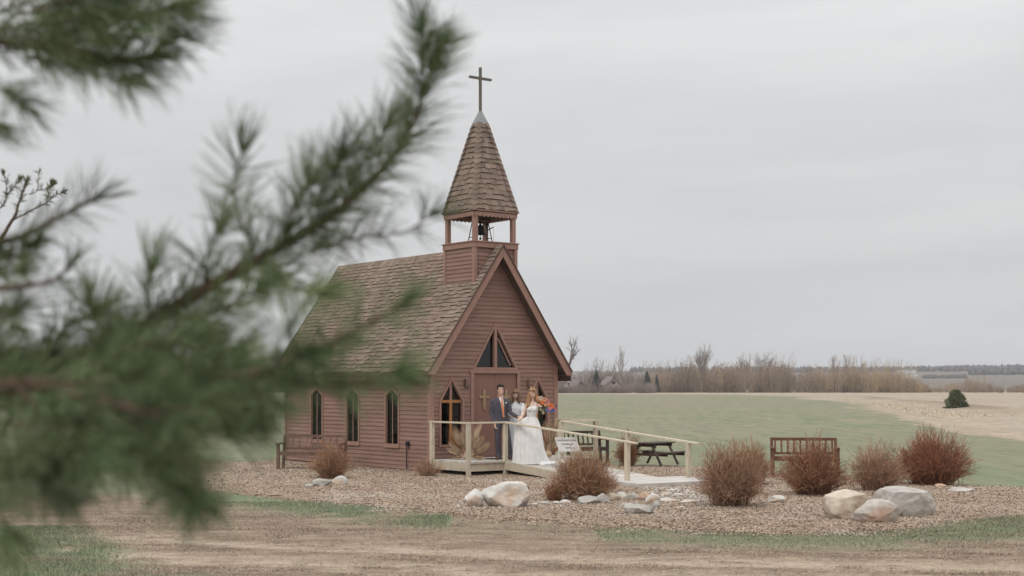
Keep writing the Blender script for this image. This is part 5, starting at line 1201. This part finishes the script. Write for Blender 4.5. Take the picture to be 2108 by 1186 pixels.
# skirt with lifted side
def skirt():
    n = 120; zs_ = [1.09, 1.05, 1.0, .94, .86, .76, .64, .50, .36, .22, .10, .02, -.005]
    Lr = ip([-.01,.1,.3,.6,.88,.97,1.03,1.06,1.09],[.44,.435,.425,.41,.36,.33,.26,.14,.118]); Rr = ip([-.01,.1,.3,.6,.88,1.0,1.09],[.33,.31,.29,.26,.215,.165,.112]); Dr = ip([-.01,.3,.6,.9,1.09],[.36,.33,.28,.18,.095])
    mb = MB(); vs = []
    for i, z in enumerate(zs_):
        k = min(1, (1.09 - z) / .6)
        for j in range(n):
            t = 2 * math.pi * j / n; c, s = math.cos(t), math.sin(t); wL = float(Lr(z)); wR = float(Rr(z)); dd = float(Dr(z))
            rx = wR if c > 0 else wL; f = 1 + k * (.030 * math.sin(17 * t + 2.2 * z + .6 * math.sin(3*t)) + .022 * math.sin(29 * t + 1 + 1.5*z) + .016 * math.sin(43 * t))
            x = -.01 + c * rx * f; y = .02 + s * dd * f
            if c < 0 and z > .82: y -= .10 * (-c) * min(1, (z - .82) / .2)     # cloth drawn forward to the lifting hands
            zz = z
            if z < .3: # train trails to the right and back
                tr_ = max(0, c * .8 + s * .45) * (1 - z / .3); x += tr_ * .16; y += tr_ * .08; zz = z - .03 * tr_ * (1 if z < .05 else .4)
            vs.append((x, y, zz + .012 * math.sin(11 * t) * (1 if 0 < i < 4 else 0)))
    fs = [(i*n+j, i*n+(j+1)%n, (i+1)*n+(j+1)%n, (i+1)*n+j) for i in range(len(zs_)-1) for j in range(n)]
    mb.add(vs, fs); o = mb.build('skirt', M['gown'], br, True)
    m = o.modifiers.new('subdivide', 'SUBSURF'); m.levels = m.render_levels = 1
    # hem folds on the deck
    mb = MB(); r_ = random.Random(5)
    for k in range(7):
        t = -1.1 + k * .34; x = .12 + .34 * math.cos(t) * .9; y = .05 + .34 * math.sin(t)
        mb.tube([(x - .10, y - .02, .012), (x, y, .016), (x + .13, y + .05, .008)], [(.06,.010),(.07,.016),(.03,.006)], 8)
    fuse(mb, 'train', M['gown'], br, .010, 4)
    mb = MB()
    for k in range(6): # gathered cloth at the lifting hands
        mb.tube([(-.10 - .01 * k, -.04, 1.07 - .02 * k), (-.19, -.09 - .010 * k, 1.035 - .018 * k), (-.262, -.135, 1.03 - .014 * k), (-.31 + .012 * k, -.13 + .006 * k, .93), (-.355 + .018 * k, -.10, .80), (-.385 + .02 * k, -.06, .62)], [.010, .011, .013, .013, .012, .006], 8)
    fuse(mb, 'gathered_fold', M['gown'], br, .008, 3)
skirt()
mb = MB(); mb.rings([(0,.03,-.06,.062,.070),(0,.022,-.02,.078,.086),(0,.014,.03,.084,.099),(0,.010,.075,.082,.100),(0,.008,.105,.066,.082),(0,.01,.13,.03,.04)], 18)
for k in range(10): a = math.pi * k / 9; mb.ball((math.cos(a) * .070, -.02 - .046 * math.sin(a), .078 + .022 * math.sin(a)), (.02, .024, .02))
for k in range(5): mb.ball((-.03 + .02 * k, .0, .135), (.02, .02, .022))
xfm(mb, 0, hM)
for x, y, zb_ in ((-.075, -.03, 1.24), (-.085, -.01, 1.20), (-.065, .04, 1.26), (.07, .05, 1.36), (.03, .085, 1.28), (-.03, .085, 1.24), (.085, .02, 1.42), (-.06, -.055, 1.26), (-.095, .02, 1.22)):
    mb.tube([(x * .75 + .018, y, 1.68), (x + .012, y, 1.56), (x * 1.25, y * 1.05, 1.42), (x * 1.35, y * 1.1 - .015, (1.42 + zb_) / 2), (x * 1.3, y - .01, zb_)], [.034, .034, .030, .024, .008], 8)
fuse(mb, 'hair', M['blondehair'], br, .007, 2)

# bouquet
bq_c = P(1122, 834, 33.1); bq = empty('bouquet', bq_c); tag(bq, 'bouquet of orange, peach, pink and blue flowers held out by the bride', 'bouquet')
cols = dict(peach=(.70,.36,.22), orange=(.75,.22,.06), pink=(.66,.24,.26), blue=(.10,.16,.45), plum=(.10,.025,.035), cream=(.70,.55,.42), violet=(.32,.22,.42))
for k, v in cols.items(): M['fl_' + k] = pmat(k + '_petals', v, .6, tuple(x * .75 for x in v), 30)
pxm = 33.1 / F
def blossom(px, py, r, c, yo=0, n=9):
    mb = MB(); rr = random.Random(int(px * 7 + py)); cc = Vector(((px - 1122) * pxm, -.02 + yo, -(py - 834) * pxm))
    for ring, (k, tilt, rad) in enumerate(((n, .35, 1.0), (n - 2, .8, .75), (4, 1.25, .45))):
        for j in range(k):
            a = 6.283 * j / k + ring * .4 + rr.random() * .2; d = Vector((math.cos(a) * math.cos(tilt), -math.sin(tilt) * .9, math.sin(a) * math.cos(tilt)))
            e = Vector((-math.sin(a), 0, math.cos(a))); q = cc + d * r * rad; m_ = cc + d * r * .55 * rad
            mb.add([cc, m_ + e * r * .36 + Vector((0, -.004, 0)), q + e * r * .2, q + d * .004, q - e * r * .2, m_ - e * r * .36 + Vector((0, -.004, 0))], [(0,1,2,3,4,5)], rr.random())
    mb.ball(cc, r * .35, 8); mb.build('blossom', M['fl_' + c], bq, False)
for a in ((1107,819,.050,'peach',.03),(1114,820,.060,'cream',0),(1121,823,.062,'peach',-.02),(1127,827,.055,'pink',0),(1116,829,.050,'orange',-.03),(1123,833,.045,'peach',-.04),(1128,832,.050,'peach',-.02),(1135,836,.070,'orange',-.03),(1131,841,.052,'pink',-.05),
          (1127,844,.042,'blue',-.05),(1133,845,.050,'blue',-.03),(1139,845,.038,'blue',0),(1139,838,.045,'violet',0),(1143,842,.036,'pink',.01),(1119,839,.036,'plum',0),(1145,836,.022,'plum',.02)): blossom(*a)
mb = MB(); r_ = random.Random(8)
for k in range(23):
    a = r_.uniform(-2.9, .6); o_ = Vector((-.09 + .02 * k * .3, 0, -.02)); L_ = r_.uniform(.08, .17); d = Vector((math.cos(a), r_.uniform(-.5, .3), math.sin(a))).normalized(); e = d.cross(Vector((0, 1, 0))).normalized() * .022
    mb.add([o_, o_ + d * L_ * .5 + e, o_ + d * L_, o_ + d * L_ * .5 - e], [(0,1,2,3)], r_.random())
mb.build('foliage', M['leaf'], bq); mb = MB(); mb.tube([(-.06, 0, -.02), (-.075, 0, -.14), (-.07, .01, -.22)], [.02, .016, .012], 8); mb.build('stems', M['leaf'], bq, True)

# dried palm and pampas arrangements by the doors
def plumes(loc, label, specs, seed):
    o = empty('dried_arrangement', loc); tag(o, label, 'dried flowers'); r_ = random.Random(seed)
    for (ang, ln, wd, kind) in specs:
        a = R(ang); d = Vector((math.sin(a), r_.uniform(-.28, .05), math.cos(a))).normalized(); side = d.cross(Vector((0, 1, 0))).normalized(); mb = MB(); bend = r_.uniform(-.08, .12) * (1 if ang > 0 else -1)
        K = 9; n_ = 16
        for q in range(n_): # leaf segments of the frond radiate from the stalk
            f = (q + .5) / n_ - .5; ld = (d + side * f * (wd * 6.0) + Vector((0, r_.uniform(-.1, .1), 0))).normalized(); st = d * ln * .30; l2 = ln * .72 * (1 - abs(f) * .9); e = ld.cross(Vector((0, 1, 0))).normalized() * .012
            p1 = st + ld * l2 * .5 + side * bend * .3; p2 = st + ld * l2 + side * bend
            mb.add([st - e*.6, st + e*.6, p1 + e, p2, p1 - e], [(0,1,2,3,4)], r_.random()); e2 = Vector((0, .008, 0)); mb.add([st - e2, st + e2, p1 + e2, p2, p1 - e2], [(0,1,2,3,4)], r_.random())
        mb.tube([(0, 0, 0), d * ln * .32], [.012, .009], 6); mb.build('frond', M[kind], o)
    mb = MB(); mb.rings([(0,0,-.01,.07,.07),(0,0,.05,.10,.09),(0,0,.12,.07,.06),(0,0,.14,.03,.03)], 12); mb.build('base', M['palm'], o, True)
    return o
g = P(962, HY, 34.0); 
plumes((g.x, 34.0, DZ + .03), 'fan of dried tan palm fronds and one rust frond beside the left doorway post', [(-66,.60,.10,'palm'),(-58,.62,.11,'palm'),(-46,.60,.11,'palm'),(-36,.72,.12,'palm2'),(-31,.86,.14,'palm2'),(-24,.93,.13,'palm'),(-17,.70,.10,'palm'),(-10,.86,.07,'palm'),(-6,.62,.10,'palm'),(0,.68,.10,'palm'),(6,.66,.09,'palm'),(13,.60,.11,'palm'),(20,.58,.10,'palm'),(27,1.0,.07,'palm'),(36,.78,.11,'palm'),(44,.60,.11,'palm'),(50,.70,.10,'palm'),(57,.74,.10,'palm'),(66,.52,.10,'palm'),(78,.46,.10,'palm'),(-76,.38,.10,'palm')], 3)
g = P(1128, HY, 35.0); 
plumes((g.x, 35.0, DZ + .03), 'tall dried pampas and palm stems right of the bride', [(-16,.62,.08,'palm'),(-8,.86,.09,'palm2'),(-2,.95,.09,'palm'),(6,1.0,.08,'palm'),(12,1.12,.07,'palm'),(22,.62,.10,'palm'),(34,.55,.10,'palm'),(46,.42,.10,'palm2')], 4)
mb = MB(); 
for k in range(3): mb.box((.62 + k*.0, 0, 0), (.63, .01, .01))
# small doormat and low wooden tray on the landing
c_ = W2(1.15, .62, DZ + .002); mt_ = MB(); mt_.box((0, -.32, 0), (.75, .0, .016)); o = mt_.build('door_mat', M['darkwood']); o.location = c_; o.rotation_euler = (0, 0, ANG); tag(o, 'dark mat lying on the landing before the doors', 'door mat')

# ------------------------------------------------------------------ foreground pines
def needles(paths, seed, per_m=420, L0=.120, rad=.0011, ang=(22, 75), pairs=2, back=0):
    """paths: list of (points world (n,3), start fraction)"""
    r_ = np.random.RandomState(seed); PS = []; DS = []; LS_ = []; TN = []
    for pts, f0, dens, lmul in paths:
        pt_ = r_.rand()
        pts = np.array(pts, float); seg = np.linalg.norm(np.diff(pts, axis=0), axis=1); cum = np.concatenate([[0], np.cumsum(seg)]); T = cum[-1]
        n = int(T * (1 - f0) * per_m * dens); s = T * (f0 + (1 - f0) * r_.rand(n)); tipn = int(26 * dens); s = np.concatenate([s, T * (1 - .02 * r_.rand(tipn))])
        k = np.clip(np.searchsorted(cum, s) - 1, 0, len(seg) - 1); f = ((s - cum[k]) / seg[k])[:, None]; p = pts[k] * (1 - f) + pts[k+1] * f; d = (pts[k+1] - pts[k]) / seg[k][:, None]
        a = np.radians(r_.uniform(ang[0], ang[1], len(s))); a[-tipn:] *= r_.uniform(.1, .9, tipn)
        q = r_.normal(size=(len(s), 3)); q -= d * (q * d).sum(1, keepdims=True); q /= np.linalg.norm(q, axis=1, keepdims=True)
        v = d * np.cos(a)[:, None] + q * np.sin(a)[:, None]; v[:, 2] += .10
        for _ in range(pairs):
            vv = v + r_.normal(size=v.shape) * .09; vv /= np.linalg.norm(vv, axis=1, keepdims=True); PS.append(p); DS.append(vv); LS_.append(L0 * lmul * r_.uniform(.72, 1.12, len(s))); TN.append(np.full(len(s), pt_))
    p = np.vstack(PS); v = np.vstack(DS); ln = np.concatenate(LS_)[:, None]; n = len(p)
    bend = r_.normal(size=(n, 3)) * .05; pts = np.stack([p, p + (v + bend) * ln * .55, p + v * ln + np.array([0, 0, -.04]) * ln], 1)
    V, Fc = tubes_np(pts, np.array([[rad, rad, rad * .35]]) * np.ones((n, 1)))
    return V, Fc, np.repeat(np.clip(.72 * np.concatenate(TN) + .28 * r_.rand(n), 0, 1), len(Fc) // n)
def poly_w(pl): return [P(*q) for q in pl]
def smooth_path(pl, n=5, jit=.0, seed=0):
    p = [Vector(q) for q in poly_w(pl)]
    if len(p) < 3: return [p[0] + (p[1] - p[0]) * (i / n) for i in range(n + 1)]
    out = []
    for i in range(len(p) - 1):
        p0 = p[max(i-1, 0)]; p1 = p[i]; p2 = p[i+1]; p3 = p[min(i+2, len(p)-1)]
        for k in range(n):
            t = k / n; out.append(.5 * ((2*p1) + (p2-p0)*t + (2*p0-5*p1+4*p2-p3)*t*t + (3*p1-p0-3*p2+p3)*t**3))
    return out + [p[-1]]
def bough(tree, pl, r0, r1, shoots, seed, f0=.25, dens=1.0, per_m=420, nm=None, L0=.120, rad=.0011):
    """one limb: wood mesh + needles as its sub-part. shoots: list of (polyline, r, dens, lmul)"""
    main = smooth_path(pl); mb = MB(); n = len(main)
    mb.tube(main, [r0 + (r1 - r0) * i / (n - 1) for i in range(n)], 8); paths = [(main, f0, dens, 1.0)]
    for sp in shoots:
        q = smooth_path(sp[0]); m = len(q); mb.tube(q, [sp[1] * (1 - .6 * i / (m - 1)) for i in range(m)], 6); paths.append((q, .04, sp[2], sp[3] if len(sp) > 3 else 1.0))
        e = q[-1]; d = (q[-1] - q[-2]).normalized(); mb.tube([e, e + d * .012, e + d * .022], [sp[1] * .55, sp[1] * .8, .0008], 6)
    b = mb.build('branch', M['bark'], tree, True)
    V, Fc, tn = needles(paths, seed, per_m, L0, rad); npmesh('needles', V, Fc, nm or M['needle'], b, tone=tn)
pine = empty('pine_tree', (-2.6, 3.4, 0)); tag(pine, 'long-needled pine reaching into view from the left with out-of-focus boughs', 'pine tree')
def reparent_offset(t):
    bpy.context.view_layer.update()
    for c in t.children: c.matrix_parent_inverse = t.matrix_world.inverted()
mb = MB(); mb.tube([(-2.6,3.4,-.1),(-2.62,3.4,.8),(-2.58,3.42,1.8),(-2.6,3.4,2.8),(-2.55,3.4,3.9),(-2.6,3.42,5.2)], [.17,.14,.12,.10,.07,.02], 14); mb.build('trunk', M['bark'], pine, True)
TRX = (-1054 - 1184)  # pixel column of the trunk at 3.4 m is far outside the frame
tp = lambda z: (CX + -2.6 / 3.4 * F, HY - (z - CAMZ) / 3.4 * F, 3.4)
# A: the long diagonal bough
bough(pine, [tp(1.7),(-250,800,3.2),(60,775,3.1),(250,700,3.05),(330,650,3.0),(430,590,3.0),(540,530,3.05),(640,470,3.1),(700,430,3.1),(770,365,3.15),(825,300,3.2),(865,215,3.2),(893,118,3.2)], .022, .0032, [
    ([(530,535,3.05),(495,450,3.05),(480,370,3.1),(497,315,3.1)], .0032, .55),
    ([(560,560,3.05),(650,510,3.1),(740,490,3.2),(830,478,3.25),(890,440,3.3)], .0026, .40, .9),
    ([(865,215,3.2),(868,130,3.2),(866,75,3.2)], .0028, .8),
    ([(640,470,3.1),(665,400,3.05),(700,330,3.0)], .003, .9),
    ([(700,430,3.1),(735,345,3.1),(790,270,3.1)], .003, .9),
    ([(590,500,3.05),(600,440,3.0),(640,380,3.0)], .003, .85),
    ([(540,530,3.05),(600,590,3.0),(650,600,3.0)], .003, .9),
    ([(430,590,3.0),(420,540,2.95),(450,480,2.95)], .003, .6),
    ([(330,650,3.0),(420,650,2.95),(520,600,2.9)], .004, 1.1),
    ([(330,650,3.0),(300,620,2.95),(310,560,2.95)], .003, .7),
    ([(250,700,3.05),(200,670,3.0),(190,640,3.0)], .004, .9),
    ([(893,118,3.2),(900,104,3.2),(907,96,3.2)], .0045, .6, .8),
], 101, f0=.42, dens=1.15)
# B: lower middle bough running right across the roof
bough(pine, [tp(1.5),(-300,860,2.7),(40,830,2.6),(200,790,2.55),(360,770,2.5),(500,775,2.5),(620,735,2.45),(730,680,2.4),(845,618,2.35)], .020, .003, [
    ([(500,775,2.5),(620,790,2.45),(740,790,2.4),(820,770,2.35)], .0035, .9),
    ([(360,770,2.5),(430,830,2.45),(500,865,2.4)], .004, .9),
    ([(620,735,2.45),(590,680,2.4),(620,640,2.4)], .003, .35),
    ([(200,790,2.55),(250,720,2.5),(380,700,2.5)], .004, 1.0),
    ([(500,775,2.5),(560,740,2.5),(640,740,2.4)], .004, .8),
    ([(500,775,2.5),(530,815,2.4),(560,835,2.35)], .004, .35),
], 102, f0=.40, dens=.62, L0=.085)
# E: dense hanging mass at the lower left
r_ = random.Random(12); shs = []
for k in range(26):
    ox, oy = r_.uniform(-80, 330), r_.uniform(760, 900); a = r_.uniform(-.9, 1.9); ln = r_.uniform(90, 230); d = r_.uniform(2.1, 2.9)
    ex, ey = ox + ln * math.cos(a) , oy + ln * math.sin(a) * .75
    if ey > 985: ey = 985 - r_.random() * 40
    shs.append(([(ox, oy, d), ((ox + ex) / 2 + r_.uniform(-20, 20), (oy + ey) / 2 + 12, d), (ex, ey, d - .05)], .0035, .62, .88))
shs += [([(200,880,2.3),(320,960,2.2),(385,1030,2.1)], .004, 1.2, .7), ([(260,870,2.3),(380,950,2.2),(410,1030,2.1)], .004, 1.0, .7), ([(40,930,2.4),(90,1000,2.3),(130,1025,2.2)], .004, .9, .7), ([(-30,1000,2.3),(0,1060,2.2),(10,1090,2.2)], .004, .9, .8),
        ([(200,829,2.1),(260,840,2.1),(312,852,2.1)], .0075, .2), ([(300,900,2.5),(390,880,2.4),(460,885,2.4)], .004, .7), ([(330,840,2.5),(420,810,2.4),(500,830,2.4)], .004, .7)]
bough(pine, [tp(1.35),(-300,830,2.5),(-60,806,2.4),(80,792,2.35),(200,829,2.3),(330,880,2.3)], .024, .006, shs, 103, f0=.55, dens=.7)
# F: upper middle-left filler shoots
bough(pine, [tp(1.9),(-300,760,3.3),(-40,720,3.2),(60,770,3.1),(160,740,3.0)], .014, .005, [
    ([(60,770,3.1),(120,690,3.0),(190,650,3.0)], .004, .9), ([(-40,720,3.2),(30,760,3.1),(100,800,3.0)], .004, 1.2), ([(60,770,3.1),(180,760,3.0),(260,730,3.0)], .004, 1.1), ([(-60,700,3.1),(-20,670,3.0),(20,650,3.0)], .003, .7),
    ([(200,700,3.0),(300,720,2.9),(400,700,2.9)], .004, 1.0), ([(160,740,3.0),(300,770,2.9),(430,740,2.9)], .004, 1.0), ([(160,740,3.0),(330,800,2.9),(450,810,2.9)], .004, 1.0)], 104, f0=.6)
# C: top-left mass
r_ = random.Random(22); shs = []
for k in range(20):
    ox, oy = r_.uniform(-60, 200), r_.uniform(-40, 110); a = r_.uniform(-.55, .75); ln = r_.uniform(80, 200); d = r_.uniform(2.6, 3.1)
    shs.append(([(ox, oy, d), (ox + ln * .5 * math.cos(a), oy + ln * .5 * math.sin(a) * .7 + 4, d), (ox + ln * math.cos(a), oy + ln * math.sin(a) * .6, d)], .0035, .42, .85))
shs += [([(150,60,2.9),(260,30,2.9),(372,18,2.9)], .0035, .6, .8), ([(180,125,2.9),(270,130,2.9),(335,95,2.9)], .0035, .7, .8), ([(60,120,2.9),(160,140,2.9),(250,165,2.9)], .0035, .7, .8), ([(-40,150,2.8),(0,180,2.8),(35,205,2.8)], .0035, .7, .8), ([(120,20,2.9),(200,-20,2.9),(290,-20,2.9)], .0035, .6, .8)]
bough(pine, [tp(3.0),(-400,40,3.1),(-100,70,3.0),(90,98,2.9),(200,118,2.9),(280,128,2.9)], .018, .004, shs, 105, f0=.5, dens=.7)
# D: mid-left tips
bough(pine, [tp(2.2),(-350,560,3.1),(-80,510,3.0),(0,500,2.95),(80,470,2.95),(150,430,3.0),(205,408,3.0)], .012, .003, [
    ([(-60,500,3.0),(20,530,2.95),(60,510,2.9)], .0035, 1.2, .7), ([(-60,510,3.0),(0,560,2.95),(40,560,2.9)], .003, .9, .6)], 106, f0=.62, dens=.42, L0=.10)
bough(pine, [tp(2.0),(-350,620,2.9),(-80,600,2.8),(40,590,2.8),(105,578,2.8),(150,545,2.8)], .010, .0028, [([(-40,620,2.8),(0,650,2.8),(20,665,2.8)], .003, .9, .7)], 107, f0=.66, dens=.30, L0=.075)
bough(pine, [tp(2.9),(-300,250,3.2),(-90,230,3.1),(-25,255,3.1)], .010, .003, [], 108, f0=.6, dens=.6)
reparent_offset(pine)
# second, more distant pine whose sharper twig shows at the left edge
pine2 = empty('pine_tree', (-6.2, 9.6, 0)); tag(pine2, 'thin-needled pine standing farther off, its sharper twigs at the left edge', 'pine tree')
mb = MB(); mb.tube([(-6.2,9.6,-.1),(-6.15,9.6,1.5),(-6.2,9.6,3.2),(-6.2,9.6,5.0)], [.14,.11,.08,.02], 12); mb.build('trunk', M['bark'], pine2, True)
t2 = (CX - 6.2 / 9.6 * F, 560, 9.6)
bough(pine2, [t2,(-260,560,9.5),(-40,520,9.4),(24,455,9.4),(38,420,9.4),(55,370,9.4)], .022, .004, [
    ([(24,455,9.4),(60,435,9.4),(95,418,9.4),(110,405,9.4),(128,396,9.4)], .0055, .5, .8), ([(38,420,9.4),(48,395,9.4),(56,372,9.4)], .004, .25, .7), ([(-40,445,9.4),(5,425,9.4),(14,395,9.4),(8,360,9.4)], .005, .55, .8),
    ([(14,400,9.4),(28,385,9.4),(38,372,9.4)], .004, .9, .8), ([(60,400,9.4),(76,392,9.4),(80,358,9.4)], .004, .3, .8), ([(76,392,9.4),(98,388,9.4),(105,380,9.4)], .004, .7, .8), ([(95,418,9.4),(100,395,9.4),(108,382,9.4)], .004, .9, .8)], 109, f0=.93, dens=.5, per_m=260, nm=M['needle2'], L0=.060, rad=.0018)
reparent_offset(pine2)

# ------------------------------------------------------------------ air
HAZE = True
if HAZE:
    mb = MB(); mb.box((-2900, -40, -1.2), (2900, 3600, 60)); m = bpy.data.materials.new('air'); m.use_nodes = True; n = m.node_tree.nodes
    n.remove(n['Principled BSDF']); v = n.new('ShaderNodeVolumePrincipled'); v.inputs['Color'].default_value = (.93,.95,1,1); v.inputs['Density'].default_value = .00022; m.node_tree.links.new(v.outputs[0], n['Material Output'].inputs['Volume'])
    hz_ = mb.build('haze', m); tag(hz_, 'thin pale air over the far fields', 'haze', kind='stuff')
    hz_['category'] = 'haze'
